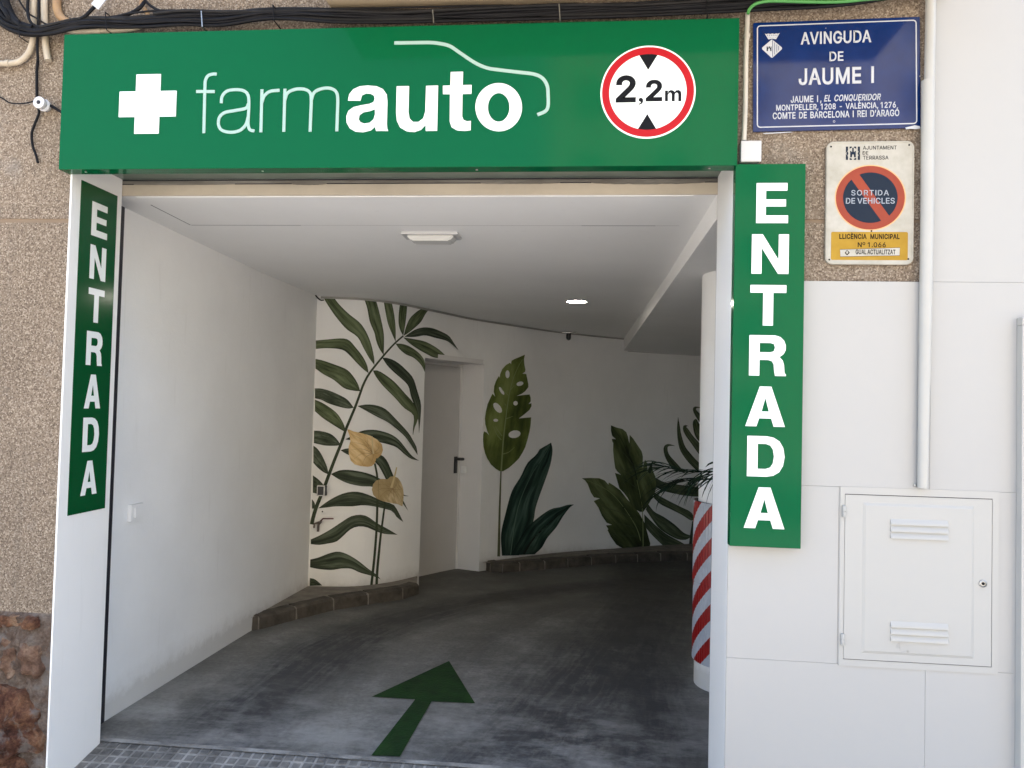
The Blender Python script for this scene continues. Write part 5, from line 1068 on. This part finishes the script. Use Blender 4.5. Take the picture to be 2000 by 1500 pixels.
for grp in ([[(172, 68), (150, 68), (126, 77), (113, 100), (110, 135), (107, 250), (104, 379)], [(64, 160), (162, 160)]],
            [[(196, 221), (201, 185), (226, 158), (270, 150), (315, 156), (338, 181), (342, 232), (339, 290), (338, 335), (347, 361), (371, 368)], [(340, 225), (325, 248), (270, 260), (215, 271), (187, 296), (182, 335), (200, 364), (245, 375), (292, 366), (325, 336), (339, 292)]],
            [[(411, 148), (408, 260), (405, 375)], [(410, 218), (424, 182), (455, 159), (504, 153)]],
            [[(532, 145), (529, 260), (526, 372)], [(531, 205), (547, 167), (588, 148), (635, 148), (664, 166), (671, 205), (668, 290), (665, 372)], [(671, 205), (688, 164), (728, 145), (770, 143), (801, 160), (811, 198), (809, 280), (806, 370)]]):
    bmj = None
    for k, P in enumerate(grp):
        ms.line(ua(P), wl, .0, M_letter2, 'thin_letter_stroke', thick=.0025 + .0004 * k)
AU = {'a': ([(865, 208), (872, 175), (893, 149), (928, 133), (970, 129), (1017, 133), (1050, 148), (1069, 175), (1073, 210), (1070, 330), (1072, 355), (1077, 368), (1013, 368), (1008, 345), (985, 365), (945, 375), (905, 372), (875, 355), (858, 325), (857, 290), (868, 262), (895, 243), (935, 233), (978, 226), (1000, 216), (1006, 200), (1003, 183), (985, 172), (960, 170), (939, 180), (930, 208)], [[(1007, 253), (980, 263), (945, 270), (926, 284), (921, 305), (930, 322), (951, 330), (980, 325), (1000, 307), (1008, 280)]]),
      'u': ([(1122, 133), (1187, 132), (1184, 270), (1190, 303), (1208, 321), (1237, 321), (1262, 302), (1273, 265), (1277, 131), (1340, 129), (1335, 367), (1275, 368), (1275, 335), (1250, 362), (1215, 374), (1175, 370), (1140, 350), (1123, 315), (1119, 270)], []),
      't': ([(1407, 58), (1472, 56), (1470, 127), (1517, 126), (1516, 172), (1469, 173), (1467, 290), (1475, 311), (1495, 318), (1513, 315), (1512, 364), (1480, 368), (1440, 365), (1412, 349), (1402, 320), (1403, 174), (1366, 174), (1366, 130), (1405, 129)], [])}
for k, (o_, hs) in AU.items(): ms.poly(ua(o_), .0, .004, M_letter, 'letter', None, [ua(h) for h in hs])
ms.poly(ua(ell(1660, 243, 123, 127, 0, 48)), .0, .004, M_letter, 'letter', None, [ua(ell(1660, 244, 57, 76, 0, 40))])
ms.line(ua([(185, 222), (270, 221), (360, 220), (410, 224), (470, 238), (530, 278), (600, 324), (660, 350), (720, 360), (820, 372), (900, 382), (945, 402), (970, 440), (975, 485), (975, 545), (960, 573), (920, 591)], Z2), .0135, .0, M_letter2, 'car_outline', thick=.003)
cc = ms.uv(1265, 180.3); rr0 = (ms.uv(1357.8, 180)[0] - ms.uv(1172, 180)[0]) / 2
ms.disc(cc, 0, rr0, .0, .003, M_letter, 'roundel')
ms.disc(cc, rr0 * .815, rr0 * .965, .003, .0012, M_red, 'red_ring')
c6 = lambda x, y: ms.uv(1160 + x / 7.5, 80 + y / 7.5)
def sector(sgn):
    tip = (cc[0], cc[1] + sgn * rr0 * .475); half = .19 * rr0; rI = rr0 * .815
    arc = []
    a = math.asin(half / rI)
    for k in range(7):
        t = -a + 2 * a * k / 6; arc.append((cc[0] + rI * math.sin(t), cc[1] + sgn * rI * math.cos(t)))
    return [tip] + arc
for sgn in (1, -1): ms.poly(sector(sgn), .0031, .0009, M_black, 'black_wedge')
d6 = lambda x, y: (1160 + x / 7.5, 80 + y / 7.5)
def t6(body, xa, ya, xb, yb, name='digit', cap=True):
    a = d6(xa, yb); b = d6(xb, ya)
    ms.text(body, a[0], b[0], b[1], a[1], .0035, M_black, bold=.026, name=name)
t6('2', 318, 513, 612, 907); t6('2', 757, 577, 998, 890)
ms.poly([c6(*p) for p in ((660, 850), (680, 838), (705, 842), (720, 865), (718, 900), (695, 930), (652, 941), (652, 928), (680, 915), (688, 898), (664, 890), (652, 870))], .0031, .001, M_black, 'comma')
MG = [[(1040, 888), (1040, 733), (1082, 733), (1082, 888)], [(1138, 888), (1138, 800), (1182, 800), (1182, 888)], [(1235, 888), (1235, 800), (1278, 800), (1278, 888)],
      [(1082, 775), (1092, 742), (1125, 725), (1160, 732), (1180, 755), (1204, 730), (1240, 725), (1268, 742), (1278, 775), (1278, 801), (1235, 801), (1233, 775), (1215, 760), (1195, 768), (1182, 790), (1182, 801), (1138, 801), (1136, 775), (1120, 760), (1098, 768), (1084, 795)]]
for k, g_ in enumerate(MG): ms.poly([c6(*p) for p in g_], .0031, .001 + .00005 * k, M_black, 'letter_stroke')

# vertical ENTRADA box on the right
yb_ = -.06
vs = Board('vertical_sign', (1498, 700), yb_, 'tall green box sign with white letters ENTRADA on the wall right of the opening', 'sign')
ux0 = onY(1431, 700, yb_).x; ux1 = onY(1569, 700, yb_).x; vz1 = onY(1508, 320, yb_).z; vz0 = onY(1491, 1069, yb_).z
mb = MB(); mb.box(ux0, ux1, yb_, -.0125, vz0, vz1, bev=.002); mb.build('box', M_green, vs.o)
boxes = [('E', 1477, 1539, 358, 436), ('N', 1468, 1540, 458, 535), ('T', 1465, 1535, 557, 636), ('R', 1463, 1535, 655, 734), ('A', 1456, 1533, 755, 833), ('D', 1459, 1532, 852, 931), ('A', 1453, 1532, 952, 1032)]
for ch, a, b, t_, bt in boxes:
    m_ = (a + b) / 2; letter(vs, ch, vs.uv(a, (t_ + bt) / 2)[0], vs.uv(b, (t_ + bt) / 2)[0], vs.uv(m_, bt)[1], vs.uv(m_, t_)[1], 0, .004, M_letter)
# ENTRADA on the left reveal
ls = Board('reveal_sign', (180, 690), XL, 'green strip with white letters ENTRADA on the left reveal of the opening', 'sign', plane='X')
u0 = ls.uv(160, 348)[0]; u1 = ls.uv(227, 385)[0]; u0b = ls.uv(130, 1007)[0]; u1b = ls.uv(205, 993)[0]
U0, U1 = (u0 + u0b) / 2, (u1 + u1b) / 2; V1 = ls.uv(193, 367)[1]; V0 = ls.uv(167, 1000)[1]
ls.rect(U0, U1, V0, V1, .0005, .003, M_green_in, 'panel')
LU0, LU1 = ls.uv(177.5, 430)[0], ls.uv(208.5, 430)[0]; top_ = ls.uv(178, 392)[1]; bot_ = ls.uv(149, 970)[1]
hL = (top_ - bot_) / (7 + 6 * .27); 
for i, ch in enumerate('ENTRADA'):
    t_ = top_ - i * hL * 1.27; letter(ls, ch, LU0, LU1, t_ - hL, t_, .0036, .0012, M_letter_in)

# blue street name plate
bp = Board('street_name_plate', (1634, 146), -.012, 'blue enamel street name plate with white border and text AVINGUDA DE JAUME I', 'sign', ang=.8)
a = bp.uv(1471, 150)[0]; b = bp.uv(1797, 146)[0]; c_ = bp.uv(1634, 253.5)[1]; d_ = bp.uv(1634, 39)[1]
bp.rect(a, b, c_, d_, -.008, .009, M_blue, 'plate', r=.004)
pl = bp
iu0, iu1, iv0, iv1 = a + .016, b - .014, c_ + .017, d_ - .013; r_ = .012
bord = []
for cx, cy, a0 in ((iu1 - r_, iv1 - r_, 0), (iu0 + r_, iv1 - r_, 90), (iu0 + r_, iv0 + r_, 180), (iu1 - r_, iv0 + r_, 270)): bord += [(cx + r_ * math.cos(R(a0 + 90 * k / 6)), cy + r_ * math.sin(R(a0 + 90 * k / 6))) for k in range(7)]
bp.line(bord, .0042, .001, M_plate_white, 'border_line', closed=True, sm=False, thick=.0005)
z3 = lambda x, y: (1400 + x / 2.678, y / 2.678)
def bt(body, xa, xb, yt, yb2, bold=.018, shear=0, space=1.0, word=1.0): p = z3(xa, yb2); q = z3(xb, yt); bp.text(body, p[0], q[0], q[1], p[1], .0011, M_plate_white, bold=bold, shear=shear, space=space, word=word, name='lettering')
bt('AVINGUDA', 438, 808, 163, 228, .022); bt('DE', 589, 662, 270, 320, .018); bt('JAUME  I', 427, 822, 353, 441, .024)
bt('JAUME  I ,', 386, 547, 501, 536, .02); bt('EL  CONQUERIDOR', 560, 858, 494, 528, .02, .25)
bt('MONTPELLER, 1208  -  VALÈNCIA, 1276', 310, 936, 541, 572, .02); bt('COMTE  DE  BARCELONA  I  REI  D’ARAGÓ', 292, 954, 581, 616, .02)
p4 = lambda x, y: bp.uv(1460 + x / 11.11, 30 + y / 11.11)
bp.line([p4(1, 1) for _ in range(0)] or [bp.uv(*z3(613 + 5 * math.cos(t), 636 + 5 * math.sin(t))) for t in [k * math.pi / 5 for k in range(10)]], .0012, .001, M_plate_white, 'ring_mark', closed=True, sm=False)
bp.poly([p4(*p) for p in ((528, 525), (745, 700), (745, 735), (540, 920), (515, 920), (315, 735), (318, 700))], .001, .0005, M_plate_white, 'crest')
for xx, t_, b_ in ((543, 540, 905), (588, 590, 855), (634, 630, 812), (674, 665, 770)): bp.poly([p4(*p) for p in ((xx - 6, t_), (xx + 6, t_ + 6), (xx + 6, b_ - 6), (xx - 6, b_))], .0015, .0004, M_blue, 'crest_bar')
bp.poly([p4(*p) for p in ((412, 780), (412, 680), (435, 680), (440, 710), (455, 700), (458, 675), (478, 675), (482, 700), (496, 710), (500, 680), (518, 680), (518, 780), (492, 780), (488, 735), (466, 712), (444, 735), (440, 780))], .0015, .0004, M_navy, 'crest_castle')
bp.poly([p4(*p) for p in ((375, 400), (410, 412), (450, 400), (490, 410), (535, 398), (580, 408), (620, 395), (655, 405), (697, 385), (620, 520), (535, 508), (450, 525))], .001, .0005, M_plate_white, 'crest_crown')
for k in range(6): bp.poly([p4(*p) for p in ((425 + k * 42, 425), (437 + k * 42, 425), (435 + k * 40, 455), (427 + k * 40, 455))], .0015, .0004, M_blue, 'crown_gap')
for k in range(5): bp.disc(p4(465 + k * 34, 487), 0, .0009, .0015, .0004, M_blue, 'crown_gap', n=8)
bp.poly([bp.uv(*z3(*p)) for p in ((985, 668), (1010, 662), (1035, 656), (1060, 660), (1066, 672), (1040, 676), (1010, 674), (990, 678))], .001, .0004, M_plate_white, 'chipped_enamel')
bp.poly([bp.uv(*z3(*p)) for p in ((240, 697), (380, 690), (400, 692), (330, 697), (250, 701))], .001, .0004, M_plate_white, 'chipped_enamel')
for p in ((570, 148), (660, 205 + 0)):
    bp.disc(bp.uv(*z3(*p)), 0, .0012, .001, .0006, M_plate_white, 'speck', n=10)
for p in ((178, 350), (1062, 400)): bp.disc(bp.uv(*z3(*p)), 0, .003, -.004, .006, M_metal, 'screw', n=10)

# no-parking licence plate
gp = Board('no_parking_plate', (1699, 397), -.014, 'aged white municipal no-parking plate with red and navy roundel, SORTIDA DE VEHICLES', 'sign')
a = gp.uv(1613, 397)[0]; b = gp.uv(1785, 397)[0]; c_ = gp.uv(1699, 516.5)[1]; d_ = gp.uv(1699, 276)[1]
gp.rect(a, b, c_, d_, -.010, .010, M_vado, 'plate', r=.028)
rim = []
for cx, cy, a0 in ((b - .03, d_ - .03, 0), (a + .03, d_ - .03, 90), (a + .03, c_ + .03, 180), (b - .03, c_ + .03, 270)): rim += [(cx + .026 * math.cos(R(a0 + 90 * k / 6)), cy + .026 * math.sin(R(a0 + 90 * k / 6))) for k in range(7)]
gp.line(rim, .0042, .0, M_vado, 'raised_rim', closed=True, sm=False, thick=.0022)
g5 = lambda x, y: (1600 + x / 6, 270 + y / 6)
gc = gp.uv(*g5(597, 697)); gr = (gp.uv(*g5(1015, 697))[0] - gp.uv(*g5(178, 697))[0]) / 2; sy = (gp.uv(*g5(597, 312))[1] - gp.uv(*g5(597, 1085))[1]) / 2 / gr
gp.disc(gc, 0, gr, .0, .0004, mat('cream_halo_print', (.62, .36, .17), .4), 'halo_ring', sy=sy); gp.disc(gc, 0, gr * .965, .0004, .0004, M_vred, 'red_disc', sy=sy)
def half(sgn):
    pts = []; r2 = gr * .765; off = .135 * gr; n = 30; a0 = math.asin(off / r2)
    for k in range(n + 1):
        t = a0 + (math.pi - 2 * a0) * k / n; x, y = r2 * math.cos(t), r2 * math.sin(t) * sgn; th_ = R(-56); pts.append((gc[0] + x * math.cos(th_) - y * math.sin(th_), gc[1] + (x * math.sin(th_) + y * math.cos(th_)) * sy))
    return pts
for sgn in (1, -1): gp.poly(half(sgn), .0008, .0004, M_navy, 'navy_segment')
def gt(body, xa, xb, yt, yb2, mt, d=.0013, bold=.012, shear=0, space=1.0): p = g5(xa, yb2); q = g5(xb, yt); gp.text(body, p[0], q[0], q[1], p[1], d, mt, bold=bold, shear=shear, space=space)
gt('SORTIDA', 373, 815, 608, 672, M_pale_print, bold=.012, space=1.15); gt('DE VEHICLES', 310, 883, 700, 768, M_pale_print, bold=.012)
gt('AJUNTAMENT', 512, 908, 88, 132, M_black, .0, .009, .0, 1.0); gt('DE', 508, 575, 152, 193, M_black, .0, .009); gt('TERRASSA', 512, 812, 205, 250, M_black, .0, .009)
ya_, yb3 = g5(140, 1095), g5(1040, 1425)
gp.rect(gp.uv(*ya_)[0], gp.uv(*g5(1040, 1095))[0], gp.uv(*g5(590, 1428))[1], gp.uv(*g5(590, 1098))[1], .0, .0005, M_yellow, 'yellow_field', r=.006)
gt('LLICÈNCIA   MUNICIPAL', 235, 942, 1122, 1182, M_brown, .0006, .028); gt('Nº 1.066', 450, 780, 1220, 1278, M_brown, .0006, .014)
gp.poly([gp.uv(*g5(*p)) for p in ((243, 1305), (600, 1292), (945, 1283), (940, 1375), (600, 1383), (247, 1388))], .0007, .0005, M_vado, 'sticker')
gp.line([gp.uv(*g5(*p)) for p in ((243, 1305), (945, 1283), (940, 1375), (247, 1388))], .0012, .0012, M_brown, 'sticker_edge', closed=True, sm=False, thick=.0002)
gt('GUAL ACTUALITZAT', 425, 892, 1305, 1362, M_black, .0013, .020)
gp.poly([gp.uv(*g5(*p)) for p in ((325, 1308), (357, 1342), (325, 1374), (297, 1345))], .0013, .0003, M_brown, 'small_crest')
gp.poly([gp.uv(*g5(*p)) for p in ((318, 1325), (326, 1318), (340, 1340), (326, 1358), (314, 1345))], .0016, .0003, M_vado, 'small_crest')
# town emblem: four dark bars, white castle silhouette between
for (p0, p1) in ((312, 338), (356, 384), (406, 434), (452, 478)):
    gp.poly([gp.uv(*g5(*p)) for p in ((p0, 98), (p1, 98), (p1, 254), (p0, 254))], .0, .0004, M_navy, 'emblem_bar')
gp.poly([gp.uv(*g5(*p)) for p in ((310, 180), (345, 130), (395, 104), (440, 130), (480, 180), (440, 225), (395, 246), (345, 225))], .0004, .0003, M_vado, 'emblem_lozenge')
gp.poly([gp.uv(*g5(*p)) for p in ((362, 225), (362, 150), (374, 150), (378, 165), (386, 158), (386, 112), (404, 112), (404, 158), (412, 165), (416, 150), (428, 150), (428, 225), (408, 225), (404, 195), (395, 188), (386, 195), (382, 225))], .0008, .0003, M_navy, 'emblem_castle')
for x in (330, 462): gp.poly([gp.uv(*g5(*p)) for p in ((x - 12, 180), (x, 150), (x + 12, 180), (x, 210))], .0008, .0003, M_navy, 'emblem_spot')
for p in ((138, 100), (1053, 80), (117, 1423), (1043, 1416), (611, 1087)): gp.disc(gp.uv(*g5(*p)), 0, .0034, .0006, .0012, M_black, 'screw', n=12)

# ------------------------------------------------------------------ METER CABINET in the cladding
cb = Board('meter_cabinet', (1792, 1130), -.0125, 'white metal meter cabinet door with louvres set in the wall cladding', 'cabinet')
fu0, fu1 = cb.uv(1639, 1130)[0], cb.uv(1950, 1130)[0]; fv1 = cb.uv(1792, 955)[1]; fv0 = cb.uv(1792, 1308)[1]
du0, du1 = cb.uv(1648, 1130)[0], cb.uv(1937, 1130)[0]; dv1 = cb.uv(1792, 969)[1]; dv0 = cb.uv(1792, 1295)[1]
cb.poly([(fu0, fv0), (fu1, fv0), (fu1, fv1), (fu0, fv1)], .0, .003, M_cab, 'frame', None, [[(du0, dv0), (du1, dv0), (du1, dv1), (du0, dv1)]])
cb.rect(du0 - .001, du1 + .001, dv0 - .001, dv1 + .001, .0001, .0003, M_dark, 'gap')
door2 = cb.rect(du0 + .0008, du1 - .003, dv0 + .003, dv1 - .003, .0006, .0045, M_cab, 'door', r=.001)
pu0, pu1 = cb.uv(1683, 1130)[0], cb.uv(1901, 1130)[0]; pv1 = cb.uv(1792, 985)[1]; pv0 = cb.uv(1792, 1280)[1]
def pressed(u0, u1, v0, v1, d, h, e_, name, par):
    P = [(u0, v0), (u1, v0), (u1, v1), (u0, v1)]; Q = [(u0 + e_, v0 + e_), (u1 - e_, v0 + e_), (u1 - e_, v1 - e_), (u0 + e_, v1 - e_)]
    bm = bmesh.new(); A = [bm.verts.new(cb.w(*p, d)) for p in P]; B = [bm.verts.new(cb.w(*p, d + h)) for p in Q]
    bm.faces.new(B)
    for k in range(4): bm.faces.new((A[k], A[(k + 1) % 4], B[(k + 1) % 4], B[k]))
    me = bpy.data.meshes.new(name); bmesh.ops.recalc_face_normals(bm, faces=bm.faces); bm.to_mesh(me); bm.free(); return link(name, me, par, M_cab)
pressed(pu0, pu1, pv0, pv1, .0051, .004, .010, 'raised_field', door2)
for (ya1, n_) in ((1012, 3), (1212, 3)):
    for k in range(3):
        py = ya1 + k * 13.5 + 6; ua0, ua1 = cb.uv(1737, py)[0], cb.uv(1849, py)[0]; vc = cb.uv(1793, py + 1.5)[1]
        bm = bmesh.new(); h = .0085; hh = .011
        prof = [(-hh, .0), (-hh, h), (-hh * .3, h * .72), (hh * .9, 0)]
        A = [bm.verts.new(cb.w(ua0, vc + a_, .0092 + b_ * (0 if False else 1))) for a_, b_ in prof]; B = [bm.verts.new(cb.w(ua1, vc + a_, .0092 + b_)) for a_, b_ in prof]
        for q in range(3): bm.faces.new((A[q], A[q + 1], B[q + 1], B[q]))
        bm.faces.new(A); bm.faces.new(B[::-1]); bmesh.ops.recalc_face_normals(bm, faces=bm.faces)
        me = bpy.data.meshes.new('louvre'); bm.to_mesh(me); bm.free(); link('louvre', me, door2, M_cab)
for py in (998, 1248):
    p = cb.w(du0 - .004, cb.uv(1650, py)[1], .008); mb = MB(); mb.lathe(p + Vector((0, 0, -.022)), [(.0065, 0), (.0075, .003), (.0075, .021), (.005, .022), (.0075, .023), (.0075, .041), (.0065, .044)], 12); mb.build('hinge', M_cab, cb.o)
lk = cb.w(*cb.uv(1918, 1139), .0051); mb = MB(); mb.lathe(lk, [(.014, 0), (.014, -.004), (.010, -.006), (.009, -.003)], 24, axis='Y'); lo = mb.build('lock', M_metal, door2)
mb = MB(); mb.lathe(lk + Vector((0, -.0032, 0)), [(.0055, 0), (.0055, -.002)], 12, axis='Y'); mb.build('keyhole', M_black, door2)
M_emb = M_cab
cb.text('Pradinsa', 1769, 1831, 1262, 1276, .0094, M_emb, bold=.0, name='embossed_name', thick=.0008, par=door2)
cb.line([cb.uv(*p) for p in ((1771, 1251), (1760, 1251), (1752, 1257), (1750, 1264))], .002, .0094, M_emb, 'embossed_mark', thick=.0008, par=door2)
cb.line([cb.uv(*p) for p in ((1749, 1259), (1766, 1259))], .002, .0094, M_emb, 'embossed_mark', sm=False, thick=.0009, par=door2)
cb.line([cb.uv(*p) for p in ((1755, 1252), (1756, 1266), (1762, 1271), (1768, 1270))], .002, .0094, M_emb, 'embossed_mark', thick=.001, par=door2)

# ------------------------------------------------------------------ TUBES AND CABLES on the street front
def run(pts, y): return [onY(px, py, yy if len(q) else y) for (px, py, *q) in pts for yy in [q[0] if q else y]]
def tube_thing(name, pts, r, mt, label, cat, y=-.03, n=12, smooth=6, clips=(), group=None):
    t = thing(name, onY(*pts[-1][:2], y), label, cat, group); P = run(pts, y); P = smooth_path(P, smooth) if smooth else P
    mb = MB(); mb.tube(P, r, n); mb.build('tube', mt, t)
    for px, py, ax in clips:
        p = onY(px, py, y); mb = MB(); d = Vector((1, 0, 0)) if ax == 'x' else Vector((0, 0, 1)); mb.tube([p - d * .008, p + d * .008], r * 1.22, n); mb.box(p.x - r * 1.3, p.x + r * 1.3, y, -.001, p.z - .006, p.z + .006); mb.build('clip', mt, t)
    return t
tube_thing('conduit', [(68, -40), (66, 20), (66, 60), (64, 80), (56, 103), (40, 119), (20, 124), (0, 124), (-60, 124)], .0125, M_conduit, 'cream conduit at top left bending left toward the photo edge', 'conduit', -.02, clips=((16, 124, 'x'),))
tube_thing('conduit', [(86, -40), (87, 20), (88, 70), (90, 95), (94, 118)], .0135, M_conduit, 'cream conduit stub ending above the white insulator, beside the bending one', 'conduit', -.018)
tube_thing('conduit', [(110, -40), (111, 0), (112, 18), (118, 32), (130, 42), (150, 54)], .017, M_conduit_or, 'ochre stained conduit diving behind the cable bundle at top left', 'conduit', -.02)
tube_thing('conduit', [(128, 58), (150, 62), (195, 61), (240, 59), (268, 54), (285, 44), (292, 34)], .0105, M_conduit, 'cream conduit running along the top edge of the green sign', 'conduit', -.03, clips=((195, 61, 'x'),))
tube_thing('conduit', [(282, -20), (278, 0), (276, 8), (284, 20), (292, 34)], .009, M_conduit_or, 'thin ochre conduit at the top beside the cable junction', 'conduit', -.022)
tube_thing('conduit', [(1460.5, 24), (1457, 110), (1456, 200), (1453, 275)], .0095, M_tube_beige, 'thin beige conduit dropping to the white junction box beside the street name plate', 'conduit', -.024, smooth=2, clips=((1459, 70, 'z'),))
jb = thing('junction_box', onY(1467, 294, -.03), 'small white square junction box between the green sign and the plates', 'junction box')
a = onY(1447.5, 315, -.045); b = onY(1487, 275, -.045); mb = MB(); mb.box(a.x, b.x, -.036, -.001, a.z, b.z, bev=.004); mb.build('box', M_plastic, jb); mb = MB(); mb.box(a.x - .0015, b.x + .0015, -.046, -.0365, a.z - .0015, b.z + .0015, bev=.003); mb.build('lid', M_plastic, jb)
bt_ = thing('wall_conduit', onY(1800, 955, -.03), 'tall white tube dropping down the cladding to the meter cabinet, wider below its sleeve', 'conduit')
P = run([(1818, -30), (1817, 60), (1815, 163)], -.035); mb = MB(); mb.tube(P, .0185, 18); mb.build('upper_tube', M_tube_white, bt_)
P = run([(1812.5, 158), (1811, 400), (1806, 700), (1802, 953)], -.034); mb = MB(); mb.tube(P, .0, 20, radii=[.0235, .0235, .021, .0185]); mb.build('lower_tube', M_tube_white, bt_)
p = onY(1788, 948, -.016); mb = MB(); mb.lathe(p + Vector((0, .003, 0)), [(.007, 0), (.007, -.006), (.003, -.008)], 12, axis='Y'); tag(mb.build('screw', M_metal), 'small metal screw beside the lower end of the white tube', 'screw')
tube_thing('earth_cable', [(1461, 27), (1464, 18), (1475, 8), (1495, 3), (1520, 2), (1600, 4), (1650, 3), (1700, -2), (1780, -6)], .0062, M_gcable, 'bright green cable entering the beige conduit at the top', 'cable', -.075)

cbn = thing('cable_bundle', onY(700, 40, -.05), 'thick bundle of black cables strapped along the wall above the green sign', 'cables')
rnd = random.Random(3)
mainp = [(-60, -5), (-20, 20), (10, 44), (40, 56), (72, 60), (105, 55), (140, 47), (180, 43), (240, 42), (300, 38), (360, 34), (430, 35), (530, 27), (650, 29), (760, 32), (860, 30), (960, 27), (1100, 22), (1250, 17), (1400, 9), (1500, 4), (1600, -2), (1700, -12), (1860, -40)]
for k in range(26):
    oy = rnd.uniform(-15, 14); ph = rnd.uniform(0, 6); am = rnd.uniform(1, 5); yo = -.022 - rnd.uniform(0, .05); start = 0 if k < 16 else rnd.randint(5, 9)
    pts = []
    for i, (x, y) in enumerate(mainp[start:]):
        sq = 1.0 if x > 240 else .75
        if x in (530,): sq = .55
        dy = oy * sq + am * math.sin(x / 97 + ph) + rnd.uniform(-1.5, 1.5)
        yy = y + dy
        if 300 < x < 1440: yy = min(yy, 62 - (x - 130) * .0243 - 3)
        pts.append(onY(x, yy, yo + rnd.uniform(-.004, .004)))
    mb = MB(); mb.tube(smooth_path(pts, 5), rnd.choice((.0042, .0052, .0065, .0085)), 7); mb.build('cable', M_cable if k % 4 else M_cable2, cbn)
for path, r_c in (([(-50, -60), (-18, 0), (4, 30), (24, 52), (60, 62)], .013), ([(-20, -60), (8, 0), (16, 24), (34, 44), (64, 54)], .012), ([(-30, -60), (0, 0), (14, 28), (30, 48), (60, 60)], .012), ([(-10, -60), (8, -10), (22, 26), (40, 48), (75, 60)], .014), ([(20, -30), (50, 20), (72, 36), (92, 48), (120, 56)], .004), ([(-40, 22), (0, 44), (30, 58), (70, 66), (110, 62), (160, 52)], .009), ([(186, 12), (176, 22), (166, 32), (150, 40), (120, 48)], .0075), ([(278, -10), (288, 6), (310, 20), (345, 28), (400, 30)], .006), ([(282, 4), (272, 16), (250, 28), (210, 36), (160, 42)], .008), ([(60, -30), (54, 10), (58, 40), (76, 56)], .006), ([(74, -30), (76, 20), (74, 60), (73, 90), (74, 118)], .0055)):
    mb = MB(); mb.tube(smooth_path([onY(x, y, -.05 - .01 * math.sin(x)) for x, y in path], 6), r_c, 8); mb.build('cable', M_cable, cbn)
mb = MB(); a, b = onY(186, 14, -.06), onY(206, -12, -.06); d = (b - a).normalized(); q = Vector((-d.z, 0, d.x)) * .021
mb.prism([a - q, a + q, b + q, b - q], (0, -.004, 0)); mb.build('cable_tag', M_plastic, cbn)
for x, y0_, y1_ in ((393, 22, 52), (533, 10, 40), (845, 20, 44), (1092, 8, 40), (1380, -4, 32), (36, 40, 72), (206, 24, 58)):
    p, q_ = onY(x, y0_, -.079), onY(x + 2, y1_, -.079); mb = MB(); mb.tube([Vector((p.x, -.01, p.z)), p, q_, Vector((q_.x, -.01, q_.z))], .0025, 6); mb.build('cable_tie', M_metal if x in (393, 845, 1092) else M_cable, cbn)
# plain cable drop with porcelain insulator
dr = thing('taped_cable', onY(76, 200, -.02), 'old black taped cable hanging down the wall and crossing at the white insulator', 'cable')
for path, r_c in (([(74, 118), (72, 140), (72, 165), (72, 190)], .006), ([(75, 212), (76, 222), (68, 242), (62, 262), (64, 285), (70, 302), (74, 318)], .0052), ([(-40, 180), (0, 190), (20, 201), (45, 202), (66, 198)], .003), ([(90, 202), (105, 210), (125, 222)], .006)):
    mb = MB(); mb.tube(smooth_path([onY(x, y, -.014) for x, y in path], 6), r_c, 8); mb.build('cable', M_cable, dr)
ins = thing('insulator', onY(76, 200, 0), 'white porcelain ring insulator on the rough wall left of the green sign', 'insulator')
p = onY(79, 202, 0); p2 = onY(76, 200, -.05); d = (p2 - p)
mb = MB(); mb.lathe(p2 - Vector((0, .0, 0)), [(.010, .045), (.024, .045), (.027, .03), (.021, .022), (.026, .012), (.025, -.002), (.010, -.004), (.008, .006)], 24, axis='Y'); mb.build('porcelain', mat('porcelain', (.62, .62, .64), .2, .6, coat=.4), ins)
mb = MB(); mb.lathe(p2 - Vector((0, .0005, 0)), [(.0072, 0), (.0072, -.004), (.003, -.006)], 12, axis='Y'); mb.build('bolt', M_dark, ins)

# ------------------------------------------------------------------ ACROSS THE AVENUE (mirrored in the sign faces)
def house(x0, x1, y, h, wall, label):
    t = thing('apartment_building', ((x0 + x1) / 2, y - 5, -.13), label, 'building')
    mb = MB(); mb.box(x0, x1, y - 10, y, -.13, h); mb.build('wall', wall, t)
    mb = MB(); mb.box(x0 - .2, x1 + .2, y - 10.2, y + .3, h + .001, h + .35); mb.build('cornice', M_bwall2, t)
    nx = int((x1 - x0) / 3)
    for f in range(int(h // 3.1)):
        for i in range(nx):
            cx = x0 + (i + .5) * (x1 - x0) / nx; z = .9 + f * 3.1
            mb = MB(); mb.box(cx - .65, cx + .65, y + .001, y + .06, z, z + 1.6, bev=.01); w_ = mb.build('window', M_shut, t)
            mb = MB(); mb.box(cx - .52, cx + .52, y + .061, y + .075, z + .12, z + 1.48); mb.build('pane', M_glass, w_)
house(-1.6, 24, -27, 19, M_bwall, 'ochre apartment building across the avenue, mirrored in the sign')
house(-40, -17, -27, 10.5, M_bwall2, 'pale low apartment building across the avenue, mirrored in the sign')
